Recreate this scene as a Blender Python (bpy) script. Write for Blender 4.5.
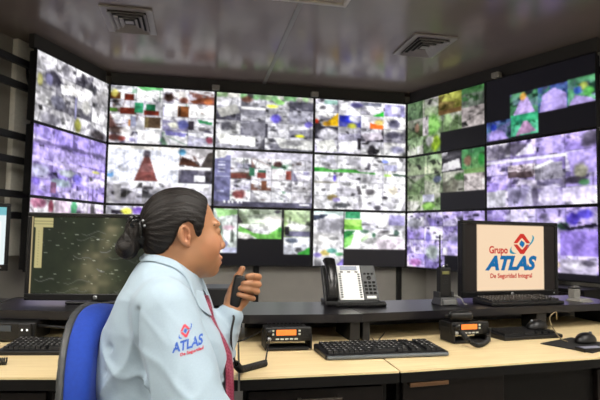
import bpy, bmesh, math, random
import numpy as np
from mathutils import Vector, Matrix
from mathutils.bvhtree import BVHTree

for o in list(bpy.data.objects): bpy.data.objects.remove(o)
SC = bpy.context.scene
COL = SC.collection
R = math.radians

# ------------------------------------------------------------------ camera
FPX, YAW, PITCH, ROLL, CAMH = 538.66, .19, .066, .018, 1.15
_cy, _sy, _cp, _sp = math.cos(YAW), math.sin(YAW), math.cos(PITCH), math.sin(PITCH)
FW = Vector((_sy*_cp, _cy*_cp, _sp)); RT = Vector((_cy, -_sy, 0)); UP = RT.cross(FW)
RT, UP = RT*math.cos(ROLL)+UP*math.sin(ROLL), UP*math.cos(ROLL)-RT*math.sin(ROLL)
cam_d = bpy.data.cameras.new('camera'); cam = bpy.data.objects.new('camera', cam_d); COL.objects.link(cam)
mw = Matrix((RT, UP, -FW)).transposed().to_4x4(); mw.translation = (0, 0, CAMH)
cam.matrix_world = mw
cam_d.sensor_width = 36; cam_d.lens = 36*FPX/600; cam_d.clip_start = .05
cam_d.dof.use_dof = True; cam_d.dof.focus_distance = 1.55; cam_d.dof.aperture_fstop = 7.1
SC.camera = cam

# ------------------------------------------------------------------ world, exposure
w = bpy.data.worlds.new('world'); SC.world = w; w.use_nodes = True
w.node_tree.nodes['Background'].inputs[0].default_value = (.05, .05, .055, 1)
w.node_tree.nodes['Background'].inputs[1].default_value = .3
SC.view_settings.view_transform = 'Standard'; SC.view_settings.look = 'None'
SC.view_settings.exposure = 0; SC.view_settings.gamma = 1; SC.view_settings.use_curve_mapping = False
LAMP = 21.0                                       # radiance of the lit ceiling panels

# ------------------------------------------------------------------ helpers
def at(x, y, Y):
    """a point of the place at depth Y in the direction of photograph pixel x, y"""
    d = FW + RT*((x-300)/FPX) + UP*((200-y)/FPX)
    return d*(Y/d.y) + Vector((0, 0, CAMH))
def onz(x, y, z):
    d = FW + RT*((x-300)/FPX) + UP*((200-y)/FPX)
    return d*((z-CAMH)/d.z) + Vector((0, 0, CAMH))
def lin(h):
    if isinstance(h, str):
        h = h.lstrip('#'); c = [int(h[i:i+2], 16)/255 for i in (0, 2, 4)]
    else: c = [v/255 for v in h]
    return tuple(v/12.92 if v <= .04045 else ((v+.055)/1.055)**2.4 for v in c)
MATS = {}
def mat(name, col, rough=.5, metal=0., var=.06, scale=40., bump=0., bscale=200., spec=.5, emit=0., stretch=None, sheen=0., coat=0., sss=0.):
    if name in MATS: return MATS[name]
    m = bpy.data.materials.new(name); m.use_nodes = True; MATS[name] = m
    nt = m.node_tree; b = nt.nodes['Principled BSDF']; c = lin(col)
    b.inputs['Roughness'].default_value = rough; b.inputs['Metallic'].default_value = metal
    b.inputs['Specular IOR Level'].default_value = spec
    if sheen: b.inputs['Sheen Weight'].default_value = sheen
    if coat: b.inputs['Coat Weight'].default_value = coat; b.inputs['Coat Roughness'].default_value = .1
    if sss:
        b.inputs['Subsurface Weight'].default_value = sss; b.inputs['Subsurface Radius'].default_value = (.01, .004, .002)
    tc = nt.nodes.new('ShaderNodeTexCoord'); mp = nt.nodes.new('ShaderNodeMapping')
    nt.links.new(tc.outputs['Object'], mp.inputs[0])
    if stretch: mp.inputs['Scale'].default_value = stretch
    n = nt.nodes.new('ShaderNodeTexNoise'); n.inputs['Scale'].default_value = scale; n.inputs['Detail'].default_value = 4
    nt.links.new(mp.outputs[0], n.inputs['Vector'])
    r = nt.nodes.new('ShaderNodeValToRGB')
    r.color_ramp.elements[0].position = .3; r.color_ramp.elements[1].position = .7
    r.color_ramp.elements[0].color = (*[max(0, v*(1-var)) for v in c], 1)
    r.color_ramp.elements[1].color = (*[min(1, v*(1+var)) for v in c], 1)
    nt.links.new(n.outputs['Fac'], r.inputs[0]); nt.links.new(r.outputs[0], b.inputs['Base Color'])
    if emit:
        nt.links.new(r.outputs[0], b.inputs['Emission Color']); b.inputs['Emission Strength'].default_value = emit
    if bump:
        n2 = nt.nodes.new('ShaderNodeTexNoise'); n2.inputs['Scale'].default_value = bscale
        nt.links.new(mp.outputs[0], n2.inputs['Vector'])
        bp = nt.nodes.new('ShaderNodeBump'); bp.inputs['Strength'].default_value = bump; bp.inputs['Distance'].default_value = .002
        nt.links.new(n2.outputs['Fac'], bp.inputs['Height']); nt.links.new(bp.outputs[0], b.inputs['Normal'])
    return m
def attr_mat(name, emission=0., rough=.5, coat=0., sss=0., bump=0., bscale=300):
    if name in MATS: return MATS[name]
    m = bpy.data.materials.new(name); m.use_nodes = True; MATS[name] = m
    nt = m.node_tree; b = nt.nodes['Principled BSDF']; a = nt.nodes.new('ShaderNodeAttribute'); a.attribute_name = 'col'
    b.inputs['Roughness'].default_value = rough
    if emission:
        b.inputs['Base Color'].default_value = (.01, .01, .01, 1); b.inputs['Roughness'].default_value = rough
        nt.links.new(a.outputs['Color'], b.inputs['Emission Color']); b.inputs['Emission Strength'].default_value = emission
    else: nt.links.new(a.outputs['Color'], b.inputs['Base Color'])
    if sss:
        b.inputs['Subsurface Weight'].default_value = sss; b.inputs['Subsurface Radius'].default_value = (.008, .003, .0015)
    if bump:
        n2 = nt.nodes.new('ShaderNodeTexNoise'); n2.inputs['Scale'].default_value = bscale
        bp = nt.nodes.new('ShaderNodeBump'); bp.inputs['Strength'].default_value = bump; bp.inputs['Distance'].default_value = .001
        nt.links.new(n2.outputs['Fac'], bp.inputs['Height']); nt.links.new(bp.outputs[0], b.inputs['Normal'])
    return m

class B:
    """collects shapes into one mesh"""
    def __init__(s): s.v = []; s.f = []; s.m = Matrix(); s.sm = []
    def add(s, vs, fs, smooth=False):
        k = len(s.v); s.v += [tuple(s.m @ Vector(p)) for p in vs]; s.f += [tuple(i+k for i in f) for f in fs]; s.sm += [smooth]*len(fs)
        return s
    def box(s, c, d, bev=0., seg=2, taper=None):
        if not bev:
            x, y, z = [a/2 for a in d]; vs = []
            for dz in (-1, 1):
                t = taper if (taper and dz > 0) else (1, 1)
                for dx, dy in ((-1, -1), (1, -1), (1, 1), (-1, 1)): vs.append((c[0]+dx*x*t[0], c[1]+dy*y*t[1], c[2]+dz*z))
            return s.add(vs, [(3, 2, 1, 0), (4, 5, 6, 7), (0, 1, 5, 4), (1, 2, 6, 5), (2, 3, 7, 6), (3, 0, 4, 7)])
        bm = bmesh.new(); bmesh.ops.create_cube(bm, size=1)
        for v in bm.verts:
            t = taper if (taper and v.co.z > 0) else (1, 1)
            v.co = Vector((v.co.x*d[0]*t[0]+c[0], v.co.y*d[1]*t[1]+c[1], v.co.z*d[2]+c[2]))
        bmesh.ops.bevel(bm, geom=bm.edges[:], offset=bev, segments=seg, affect='EDGES', profile=.5)
        bm.verts.index_update()
        s.add([v.co[:] for v in bm.verts], [[v.index for v in f.verts] for f in bm.faces]); bm.free(); return s
    def tube(s, path, r, n=8, cap=True):
        P = [Vector(p) for p in path]; rs = r if hasattr(r, '__len__') else [r]*len(P); vs = []; fs = []
        t0 = (P[1]-P[0]).normalized(); nrm = t0.orthogonal().normalized()
        for i, p in enumerate(P):
            t = (P[min(i+1, len(P)-1)]-P[max(i-1, 0)]).normalized()
            nrm = (nrm - t*nrm.dot(t)).normalized(); bn = t.cross(nrm)
            for k in range(n):
                a = 2*math.pi*k/n; vs.append(p+(nrm*math.cos(a)+bn*math.sin(a))*rs[i])
        for i in range(len(P)-1):
            for k in range(n): fs.append((i*n+k, i*n+(k+1) % n, (i+1)*n+(k+1) % n, (i+1)*n+k))
        if cap: fs += [tuple(range(n))[::-1], tuple(range((len(P)-1)*n, len(P)*n))]
        return s.add(vs, fs, True)
    def cyl(s, a, b, r, r2=None, n=20): return s.tube([a, b], [r, r if r2 is None else r2], n)
    def lathe(s, prof, n=24, c=(0, 0, 0)):
        vs = [(c[0]+r*math.cos(2*math.pi*k/n), c[1]+r*math.sin(2*math.pi*k/n), c[2]+z) for r, z in prof for k in range(n)]
        fs = [(i*n+k, i*n+(k+1) % n, (i+1)*n+(k+1) % n, (i+1)*n+k) for i in range(len(prof)-1) for k in range(n)]
        fs += [tuple(range(n))[::-1], tuple(range((len(prof)-1)*n, len(prof)*n))]
        return s.add(vs, fs, True)
    def prism(s, pts, z0, z1):
        n = len(pts); vs = [(x, y, z0) for x, y in pts]+[(x, y, z1) for x, y in pts]
        fs = [tuple(range(n))[::-1], tuple(range(n, 2*n))]+[(i, (i+1) % n, n+(i+1) % n, n+i) for i in range(n)]
        return s.add(vs, fs)
    def build(s, name, m, parent=None, smooth=None, kind=None):
        me = bpy.data.meshes.new(name); me.from_pydata(s.v, [], s.f); me.materials.append(m)
        me.polygons.foreach_set('use_smooth', [bool(x) if smooth is None else smooth for x in s.sm])
        me.update(); o = bpy.data.objects.new(name, me); COL.objects.link(o)
        if parent: o.parent = parent
        if kind: o['kind'] = kind
        return o
def nbox(c, d, bev=0., **k): return B().box(c, d, bev, **k)
def tag(o, label, cat, group=None):
    o['label'] = label; o['category'] = cat
    if group: o['group'] = group
    return o
def thing(name, label, cat, loc=(0, 0, 0), rz=0., group=None):
    o = bpy.data.objects.new(name, None); COL.objects.link(o); o.empty_display_size = .05
    o.location = loc; o.rotation_euler = (0, 0, rz)
    return tag(o, label, cat, group)
def struct(o): o['kind'] = 'structure'; return o
def coil(path, r=.006, wire=.0018, pitch=.0055, n=9):
    """points of a helix that winds along a path"""
    P = [Vector(p) for p in path]; out = []; ph = 0
    for a, b in zip(P, P[1:]):
        t = (b-a); L = t.length; t.normalize(); u = t.orthogonal().normalized(); v = t.cross(u); k = max(2, int(L/pitch*n))
        for i in range(k):
            out.append(a+t*(L*i/k)+(u*math.cos(ph)+v*math.sin(ph))*r); ph += 2*math.pi/n
    return out
def smooth_path(pts, n=8):
    P = [Vector(p) for p in pts]; P = [P[0]*2-P[1]]+P+[P[-1]*2-P[-2]]; out = []
    for i in range(1, len(P)-2):
        for k in range(n):
            t = k/n; a, b, c, d = P[i-1:i+3]
            out.append(.5*((2*b)+(c-a)*t+(2*a-5*b+4*c-d)*t*t+(3*b-a-3*c+d)*t**3))
    return out+[P[-2]]
def text_mesh(body, size, shear=0., bold=0., space=1., width=None):
    cu = bpy.data.curves.new('t', 'FONT'); cu.body = body; cu.size = size; cu.shear = shear; cu.offset = bold; cu.space_character = space
    cu.resolution_u = 3; cu.align_x = 'CENTER'
    o = bpy.data.objects.new('t', cu); COL.objects.link(o); dg = bpy.context.evaluated_depsgraph_get()
    me = o.evaluated_get(dg).to_mesh(); vs = [v.co.copy() for v in me.vertices]; fs = [tuple(p.vertices) for p in me.polygons]
    o.evaluated_get(dg).to_mesh_clear(); bpy.data.objects.remove(o); bpy.data.curves.remove(cu)
    if width:
        x0 = min(v.x for v in vs); x1 = max(v.x for v in vs); k = width/(x1-x0)
        for v in vs: v.x = (v.x-(x0+x1)/2)*k
    return vs, fs

# signed distance modelling: arrays of points in, distances out
def ell(P, c, r):
    q = (P-np.array(c, np.float32))/np.array(r, np.float32); k0 = np.sqrt((q*q).sum(1))+1e-9
    q /= np.array(r, np.float32); k1 = np.sqrt((q*q).sum(1))+1e-9
    return k0*(k0-1)/k1
def cap(P, a, b, ra, rb=None):
    rb = ra if rb is None else rb; a = np.array(a, np.float32); b = np.array(b, np.float32); ab = b-a
    h = np.clip(((P-a)@ab)/(ab@ab), 0, 1)
    q = P-a-h[:, None]*ab
    return np.sqrt((q*q).sum(1))-(ra+(rb-ra)*h)
def smin(a, b, k):
    h = np.maximum(k-np.abs(a-b), 0)/k
    return np.minimum(a, b)-h*h*k*.25
def smax(a, b, k): return -smin(-a, -b, k)
_rs = np.random.RandomState(7); _LAT = _rs.rand(32, 32, 32).astype(np.float32)
def vnoise(P):
    i = np.floor(P).astype(int); f = P-i; f = f*f*(3-2*f); i &= 31; j = (i+1) & 31
    def L(a, b, c): return _LAT[a, b, c]
    x0, y0, z0 = i.T; x1, y1, z1 = j.T; fx, fy, fz = f.T
    a = L(x0, y0, z0)*(1-fx)+L(x1, y0, z0)*fx; b = L(x0, y1, z0)*(1-fx)+L(x1, y1, z0)*fx
    c = L(x0, y0, z1)*(1-fx)+L(x1, y0, z1)*fx; d = L(x0, y1, z1)*(1-fx)+L(x1, y1, z1)*fx
    return (a*(1-fy)+b*fy)*(1-fz)+(c*(1-fy)+d*fy)*fz
def sdf_mesh(name, fn, lo, hi, h, m, parent=None, colour=None, band=1.8):
    S = 4; lo = np.array(lo, np.float32); nb = np.ceil((np.array(hi)-lo)/(h*S)).astype(int); n = nb*S
    cg = np.stack(np.meshgrid(*[np.arange(k+1) for k in nb], indexing='ij'), -1).reshape(-1, 3)
    cv = fn((lo+cg*h*S).astype(np.float32)).reshape(nb+1)
    near = np.abs(cv) < band*h*S
    act = np.zeros(nb, bool)
    for dx in (0, 1):
        for dy in (0, 1):
            for dz in (0, 1): act |= near[dx:nb[0]+dx, dy:nb[1]+dy, dz:nb[2]+dz]
    V = np.repeat(np.repeat(np.repeat(cv[:-1, :-1, :-1], S, 0), S, 1), S, 2)
    msk = np.repeat(np.repeat(np.repeat(act, S, 0), S, 1), S, 2); idx = np.argwhere(msk)
    V[msk] = fn((lo+idx*h).astype(np.float32))
    I = V < 0
    c = np.zeros(n-1, np.uint8)
    offs = [(i, j, k) for i in (0, 1) for j in (0, 1) for k in (0, 1)]
    for i, j, k in offs: c += I[i:n[0]-1+i, j:n[1]-1+j, k:n[2]-1+k]
    cells = np.argwhere((c > 0) & (c < 8)); ids = -np.ones(n-1, np.int64); ids[tuple(cells.T)] = np.arange(len(cells))
    acc = np.zeros((len(cells), 3), np.float32); cnt = np.zeros(len(cells), np.float32)
    for a in offs:
        for ax in range(3):
            if a[ax]: continue
            b = list(a); b[ax] = 1; pa = cells+a; pb = cells+b
            va = V[tuple(pa.T)]; vb = V[tuple(pb.T)]; s = (va < 0) != (vb < 0)
            t = np.where(s, va/np.where(s, va-vb, 1), 0); q = np.array(a, np.float32)+np.zeros_like(acc); q[:, ax] += t
            acc[s] += q[s]; cnt[s] += 1
    verts = lo+(cells+acc/cnt[:, None])*h
    faces = []
    for ax in range(3):
        sl = [slice(1, n[i]-1) for i in range(3)]; sl[ax] = slice(0, n[ax]-1); sh = list(sl); sh[ax] = slice(1, n[ax])
        A = I[tuple(sl)]; Bb = I[tuple(sh)]; e = np.argwhere(A != Bb); ins = A[tuple(e.T)]
        off = np.ones(3, int); off[ax] = 0; e = e+off
        u, v = [(1, 2), (2, 0), (0, 1)][ax]; U = np.zeros(3, int); U[u] = 1; W = np.zeros(3, int); W[v] = 1
        q = np.stack([ids[tuple((e-U-W).T)], ids[tuple((e-W).T)], ids[tuple(e.T)], ids[tuple((e-U).T)]], 1)
        q[~ins] = q[~ins][:, ::-1]; faces.append(q)
    F = np.concatenate(faces); F = F[(F >= 0).all(1)]
    me = bpy.data.meshes.new(name); me.from_pydata(verts.tolist(), [], F.tolist()); me.materials.append(m)
    me.polygons.foreach_set('use_smooth', [True]*len(F))
    if colour is not None:
        ca = me.color_attributes.new('col', 'FLOAT_COLOR', 'POINT'); cc = np.ones((len(verts), 4), np.float32); cc[:, :3] = colour(verts)
        ca.data.foreach_set('color', cc.ravel())
    me.update(); o = bpy.data.objects.new(name, me); COL.objects.link(o)
    if parent: o.parent = parent
    return o

# ------------------------------------------------------------------ the room
PW, PH, ZTOP = 1.03, .593, 2.6075              # pitch of the screens, height of their top edge
YW = 5.467; XL, XR = -.872, 2.218; AL, AR = 1.16, 1.193
DL = Vector((-math.cos(AL), -math.sin(AL), 0)); DR = Vector((math.cos(AR), -math.sin(AR), 0))
NL = Vector((math.sin(AL), -math.cos(AL), 0)); NR = Vector((-math.sin(AR), -math.cos(AR), 0))
HL = Vector((XL, YW, 0)); HR = Vector((XR, YW, 0)); ZC = 2.73
l0 = HL-NL*.3; l1 = l0+DL*3.0; r0 = HR-NR*.3; r1 = r0+DR*3.0; YR = -2.4
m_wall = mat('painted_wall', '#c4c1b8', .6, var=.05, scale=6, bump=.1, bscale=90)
m_ceil = mat('ceiling_panel', '#8c7f77', .19, var=.08, scale=2.2, spec=.32, bump=.02, bscale=3)
m_floor = mat('vinyl_floor', '#6a6660', .45, var=.08, scale=12)
m_black = mat('black_plastic', '#141416', .38, var=.1); m_blackm = mat('matt_black_metal', '#101012', .55, var=.1)
def wall(name, a, b, m=m_wall, th=.1, z1=ZC):
    a = Vector(a[:2]+(0,)) if isinstance(a, tuple) else a; b = Vector(b[:2]+(0,)) if isinstance(b, tuple) else b
    d = (b-a); L = d.length; o = nbox((L/2, th/2, z1/2), (L, th, z1)).build(name, m)
    o.location = (a.x, a.y, 0); o.rotation_euler = (0, 0, math.atan2(d.y, d.x)); return struct(o)
poly = [(l0.x, 5.64), (r0.x, 5.64), (r0.x+.02, r0.y), (r1.x, r1.y), (r1.x, YR), (l1.x, YR), (l1.x, l1.y), (l0.x-.02, l0.y)]
struct(B().prism(poly, -.08, 0).build('floor', m_floor))
struct(B().prism(poly, ZC, ZC+.08).build('ceiling', m_ceil))
wall('wall_back', (l0.x-.1, 5.64), (r0.x+.1, 5.64))
wall('wall_left', (l1.x, l1.y), (l0.x, l0.y), mat('darker_grey_paint', '#8b877f', .6, var=.05, scale=6)); wall('wall_left_near', (l1.x, YR), (l1.x, l1.y))  # wall_left has a darker grey of its own than the other walls
wall('wall_right', (r0.x, r0.y), (r1.x, r1.y)); wall('wall_right_near', (r1.x, r1.y), (r1.x, YR))
wall('wall_rear', (r1.x, YR), (l1.x, YR))
m_trim = mat('grey_trim', '#8b857e', .35, var=.05)
struct(nbox((.655, 4.35, ZC-.003), (.035, 2.4, .006), .002).build('trim_1', m_trim))
# pale pilaster on the wall behind the left rack
pil = nbox((0, 0, ZC/2+.47), (.20, .05, ZC-.95), .006).build('trim_2', mat('pale_plaster', '#efece0', .7)); struct(pil)
rd = at(15.5, 150, 1)-cam.location; k = cam.location+rd*((l0-cam.location).dot(NL)/rd.dot(NL))
pil.location = (k.x+NL.x*.03, k.y+NL.y*.03, 0); pil.rotation_euler = (0, 0, math.atan2(-DL.y, -DL.x))

# ceiling lights: one switched off in view, the lit ones above and behind the camera
m_lit = mat('lit_diffuser', '#fffaf2', .5, var=0, emit=LAMP); m_off = mat('unlit_diffuser', '#b9b0a6', .5, var=.03)
m_wframe = mat('white_enamel', '#c9c3ba', .4, var=.03)
def ceiling_light(x, y, lit, label, sx=.6, sy=1.2):
    t = thing('ceiling_light', label, 'ceiling light', (x, y, ZC), 0, 'recessed ceiling light panels')
    f = B(); e = .03
    for cx, cy, dx, dy in ((0, sy/2-e/2, sx, e), (0, -sy/2+e/2, sx, e), (sx/2-e/2, 0, e, sy-2*e), (-sx/2+e/2, 0, e, sy-2*e)):
        f.box((cx, cy, -.012), (dx, dy, .024), .004)
    f.build('frame', m_wframe, t); nbox((0, 0, -.006), (sx-2*e, sy-2*e, .01)).build('diffuser', m_lit if lit else m_off, t)
ceiling_light(.66, 2.86, False, 'unlit white ceiling light panel between the two air vents')
for i, (x, y, tx) in enumerate(((-1.25, .9, 'to the left'), (.66, .9, 'straight above'), (2.55, .9, 'to the right'),
                               (-1.25, -1.3, 'behind and left'), (.66, -1.3, 'behind, in the middle'), (2.55, -1.3, 'behind and right'))):
    ceiling_light(x, y, True, 'lit ceiling light panel out of the picture, %s of the camera' % tx)

m_vent = mat('vent_grey', '#a8a29c', .45, var=.05); m_dark = mat('duct_dark', '#1b1a19', .8)
def vent(x, y, sx, sy, label):
    t = thing('ceiling_vent', label, 'air vent', (x, y, ZC), 0, 'square ceiling air vents')
    def ring(b, hx, hy, wd, z0, z1, drop):
        o = [(-hx, -hy), (hx, -hy), (hx, hy), (-hx, hy)]; i = [(-hx+wd, -hy+wd), (hx-wd, -hy+wd), (hx-wd, hy-wd), (-hx+wd, hy-wd)]
        vs = [(a, c, z0) for a, c in o]+[(a, c, z0-drop) for a, c in i]+[(a, c, z1) for a, c in o]+[(a, c, z1-drop) for a, c in i]
        fs = []
        for k in range(4):
            j = (k+1) % 4
            fs += [(k, j, 4+j, 4+k), (8+k, 12+k, 12+j, 8+j), (k, 8+k, 8+j, j), (4+k, 4+j, 12+j, 12+k)]
        return b.add(vs, fs)
    ring(B(), sx/2, sy/2, .045, -.002, -.014, 0).build('frame', m_vent, t)
    nbox((0, 0, -.002), (sx-.05, sy-.05, .004)).build('duct_opening', m_dark, t)
    for k in range(3):
        hx = sx/2-.045-k*.036; hy = sy/2-.045-k*.05
        ring(B(), hx, hy, .024, -.030, -.033, -.020).build('louver', m_vent, t)
    nbox((0, 0, -.02), (max(.03, sx-.30), max(.05, sy-.42), .004), .001).build('louver', m_vent, t)
vent(-.53, 4.09, .36, .48, 'grey slatted ceiling air vent nearest the left screens')
vent(1.80, 4.07, .36, .48, 'grey slatted ceiling air vent nearest the right screens')

# ------------------------------------------------------------------ pictures on the video wall
CW, CH = 112, 63
GX, GY = np.meshgrid((np.arange(CW)+.5)/CW, (np.arange(CH)+.5)/CH)
class Cv:
    def __init__(s, base, seed): s.a = np.zeros((CH, CW, 3)); s.a[:] = s.c(base); s.rs = np.random.RandomState(seed)
    def c(s, h): return np.array([int(h[i:i+2], 16)/255 for i in (0, 2, 4)])
    def put(s, m, h, al=1.):
        m = np.clip(m, 0, 1)[..., None]*al; s.a = s.a*(1-m)+s.c(h)*m; return s
    def r(s, x0, y0, x1, y1, h, al=1.): return s.put(((GX >= x0) & (GX < x1) & (GY >= y0) & (GY < y1))*1., h, al)
    def e(s, x, y, rx, ry, h, al=.85): return s.put((1.35-np.sqrt(np.maximum(0, ((GX-x)/rx)**2+((GY-y)/ry)**2+.9*(vnoise(np.stack([GX.ravel()*40, GY.ravel()*24, np.full(GX.size, x*9+y*5)], 1)).reshape(GX.shape)-.5))))*1.8, h, al)
    def p(s, pts, h, al=1.):
        ins = np.zeros(GX.shape, bool)
        for (xa, ya), (xb, yb) in zip(pts, pts[1:]+pts[:1]):
            if ya == yb: continue
            ins ^= ((ya > GY) != (yb > GY)) & (GX < (xb-xa)*(GY-ya)/(yb-ya)+xa)
        return s.put(ins*1., h, al)
    def tile(s, x0, y0, x1, y1, cols, n=6, soft=.9):
        """a small camera picture: sky-to-ground tone, slanting surfaces and blobs in its own colours"""
        m = (GX >= x0) & (GX < x1) & (GY >= y0) & (GY < y1); u = (GX-x0)/(x1-x0); v = (GY-y0)/(y1-y0); rs = s.rs
        c0, c1 = s.c(cols[0]), s.c(cols[1 % len(cols)]); g = (v+.5*(u-.5)*rs.uniform(-1, 1))[..., None]
        a = c0*(1-np.clip(g, 0, 1))+c1*np.clip(g, 0, 1)
        def mixq(a, q, c, al): q = np.clip(q, 0, 1)[..., None]*al; return a*(1-q)+np.clip(c, 0, 1)*q
        pick = lambda: s.c(cols[rs.randint(len(cols))])
        hz = rs.uniform(.25, .55); sl = rs.uniform(-.5, .5)                       # floor below a slanting line
        a = mixq(a, (v-hz-sl*(u-.5))*14, pick()*rs.uniform(.92, 1.1), .8)
        if rs.rand() < .6: a = mixq(a, (rs.uniform(.12, .3)-u+.3*(v-.5))*10 if rs.rand() < .5 else (u-rs.uniform(.7, .88)+.3*(v-.5))*10, pick()*rs.uniform(.6, .95), .75)
        for i in range(n+4):                                                   # furniture, cars, doors
            cx, cy = rs.rand(2); wx, wy = rs.uniform(.03, .17), rs.uniform(.04, .2); sk = rs.uniform(-.7, .7)
            dk = rs.uniform(.15, .7) if rs.rand() < .55 else rs.uniform(.85, 1.12)
            q = np.minimum(wx-np.abs(u-cx-sk*(v-cy)), wy-np.abs(v-cy+.25*sk*(u-cx)))*16
            a = mixq(a, q*(1+u*0)+.8*(vnoise(np.stack([u.ravel()*9+cx*50, v.ravel()*7+cy*50, np.full(u.size, i+.5)], 1)).reshape(u.shape)-.5), pick()*dk, rs.uniform(.5, .95))
        for i in range(4):
            q = (rs.uniform(.015, .04)-np.abs((u-rs.rand())*math.cos(i*1.1)+(v-rs.rand())*math.sin(i*1.1)))*40; a = mixq(a, q, pick()*rs.uniform(.35, 1.1), .5)
        a = a*rs.uniform(.86, 1.1)
        s.a[m] = np.clip(a, 0, 1)[m]; return s
    def grid(s, x0, y0, x1, y1, nx, ny, pal, n=6):
        for j in range(ny):
            for i in range(nx):
                s.tile(x0+(x1-x0)*i/nx, y0+(y1-y0)*j/ny, x0+(x1-x0)*(i+1)/nx, y0+(y1-y0)*(j+1)/ny, pal[s.rs.randint(len(pal))], n)
        for i in range(1, nx): x = x0+(x1-x0)*i/nx; s.r(x-.006, y0, x+.004, y1, '4a4854', .3)
        for j in range(1, ny): y = y0+(y1-y0)*j/ny; s.r(x0, y-.01, x1, y+.008, '4a4854', .3)
        return s
BLK = '131217'
WHT = [['f2f0f8', 'e9e8ee', 'c9c6d6', '77748a'], ['fbfafd', 'e2e0ea', 'f4f2f8', '9b98a8'], ['dedce8', 'f8f6fb', 'b8b4cc', '4b4854'], ['f4f2f0', 'dcd9e2', 'fdfdff', '8a8796']]
GRY = [['c9c8cf', '9b9aa2', '6f6e78', 'e6e5ea'], ['a9a8b2', '8b8a94', 'd6d5dc', '5a5964'], ['dddce0', 'b2b1ba', 'f0eff2', '7a7984']]
PUR = [['b9a8e6', 'c9bcee', '9583cc', 'e6defa'], ['a393d8', 'd3c8f2', 'b7a6e4', '7c6db4'], ['c4b6ec', 'a795dc', 'ddd4f6', '8f80c2'], ['d9d0f4', 'b1a1e2', '9a8ad0', 'f0eafc']]
GRN = [['9fb886', 'c9cdb8', '6f9a58', 'dcd8d4'], ['b9b8ac', '87a870', 'd2c8cc', '5c7d48'], ['8fb080', 'b4c69a', '718a60', 'e0dcd8'], ['c8bfc4', 'a3b88c', '79a45c', '8a8078']]
MIX = [['f4f2f6', 'e0dee8', '8a4a3c', 'c9c6d6'], ['e8e8f0', 'fdfcff', '5c9a70', 'a9a6c4'], ['dcdae8', 'f2eef4', '6b4030', 'f8f4f2'], ['f6f4fa', 'cfcbe0', '8a84b4', 'e8e4ea']]

def pic_c11():
    c = Cv('eeecf4', 11).grid(0, 0, 1, 1, 4, 4, MIX, 5)
    c.r(.0, .12, .1, .24, '6b4a2a').e(.04, .14, .03, .06, 'c8c060').r(.13, .14, .22, .25, '7a3a2c').p([(.24, 0), (.49, 0), (.49, .05), (.3, .06)], '6fbf78')
    c.e(.56, .16, .05, .07, '3f2a22').e(.66, .1, .06, .06, 'f6f0ea').e(.7, .2, .04, .05, '8e5040').p([(.76, .2), (.9, .12), (.97, .16), (.8, .25)], '8a5540').e(.94, .2, .04, .05, 'd88050')
    c.r(.1, .38, .23, .5, '8c4434').r(.0, .4, .07, .46, '5f8a3c').r(.23, .28, .31, .46, '3fa678').r(.34, .3, .43, .42, '2f7a58').r(.32, .42, .46, .5, '8c4030')
    c.r(.52, .27, .64, .5, 'f4f2f6').r(.64, .3, .75, .5, '8e5a38').r(.65, .3, .67, .5, '5a4a44').r(.2, .52, .25, .7, '8f92ac').r(.18, .58, .2, .7, 'd08a4a')
    c.r(.37, .52, .48, .72, '6e5a48').r(.33, .52, .37, .72, '8a7a58').e(.61, .64, .05, .05, 'e8e8d0').e(.7, .62, .05, .07, '5f64a8').p([(.84, .52), (.98, .56), (.98, .6), (.86, .59)], '3f8f60').r(.75, .56, .8, .7, '504a54')
    c.e(.08, .78, .08, .06, '3a2824').e(.05, .9, .06, .05, '6a3430').e(.16, .8, .05, .08, 'f4f0f0').e(.12, .92, .03, .04, 'a04038').r(.27, .78, .48, 1, 'e6e4e6').p([(.52, .74), (.74, .78), (.72, .84), (.54, .82)], '8a86c8').e(.96, .88, .03, .05, 'a04058')
    return c
def pic_c12():
    c = Cv('c4c3c8', 12).grid(0, 0, 1, 1, 4, 4, GRY, 6)
    for x in np.linspace(.02, .98, 16): c.e(x, .03+.03*c.rs.rand(), .035, .05, ['7fae7a', '9ab88a', 'c9c8c0', '6a8a62', '585a58'][c.rs.randint(5)], .8)
    c.e(.31, .1, .05, .05, '7a5a50').e(.57, .2, .05, .03, 'c8cc50').e(.64, .12, .05, .04, '8ac070').p([(0, .3), (.2, .2), (.25, .35), (.05, .45)], 'b8b7b4')
    c.e(.37, .32, .11, .1, '8c8b94').p([(.26, .55), (.5, .45), (.5, .75), (.27, .72)], '84838c').r(.25, .24, .5, .29, 'ecebec').e(.61, .42, .05, .07, '6a60c0').e(.83, .42, .1, .1, '9a99a4').e(.95, .5, .04, .05, '7a70c0')
    c.p([(0, .74), (.4, .78), (.4, .95), (.05, .92)], 'f2f2ee').e(.86, .72, .045, .025, 'dfe03a').r(.5, .52, .53, .78, '55545c').e(.1, .6, .05, .08, '66656e').p([(.6, .78), (1, .8), (1, .97), (.66, .95)], 'dcdcda').e(.8, .85, .1, .05, '8d8c90')
    return c
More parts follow.
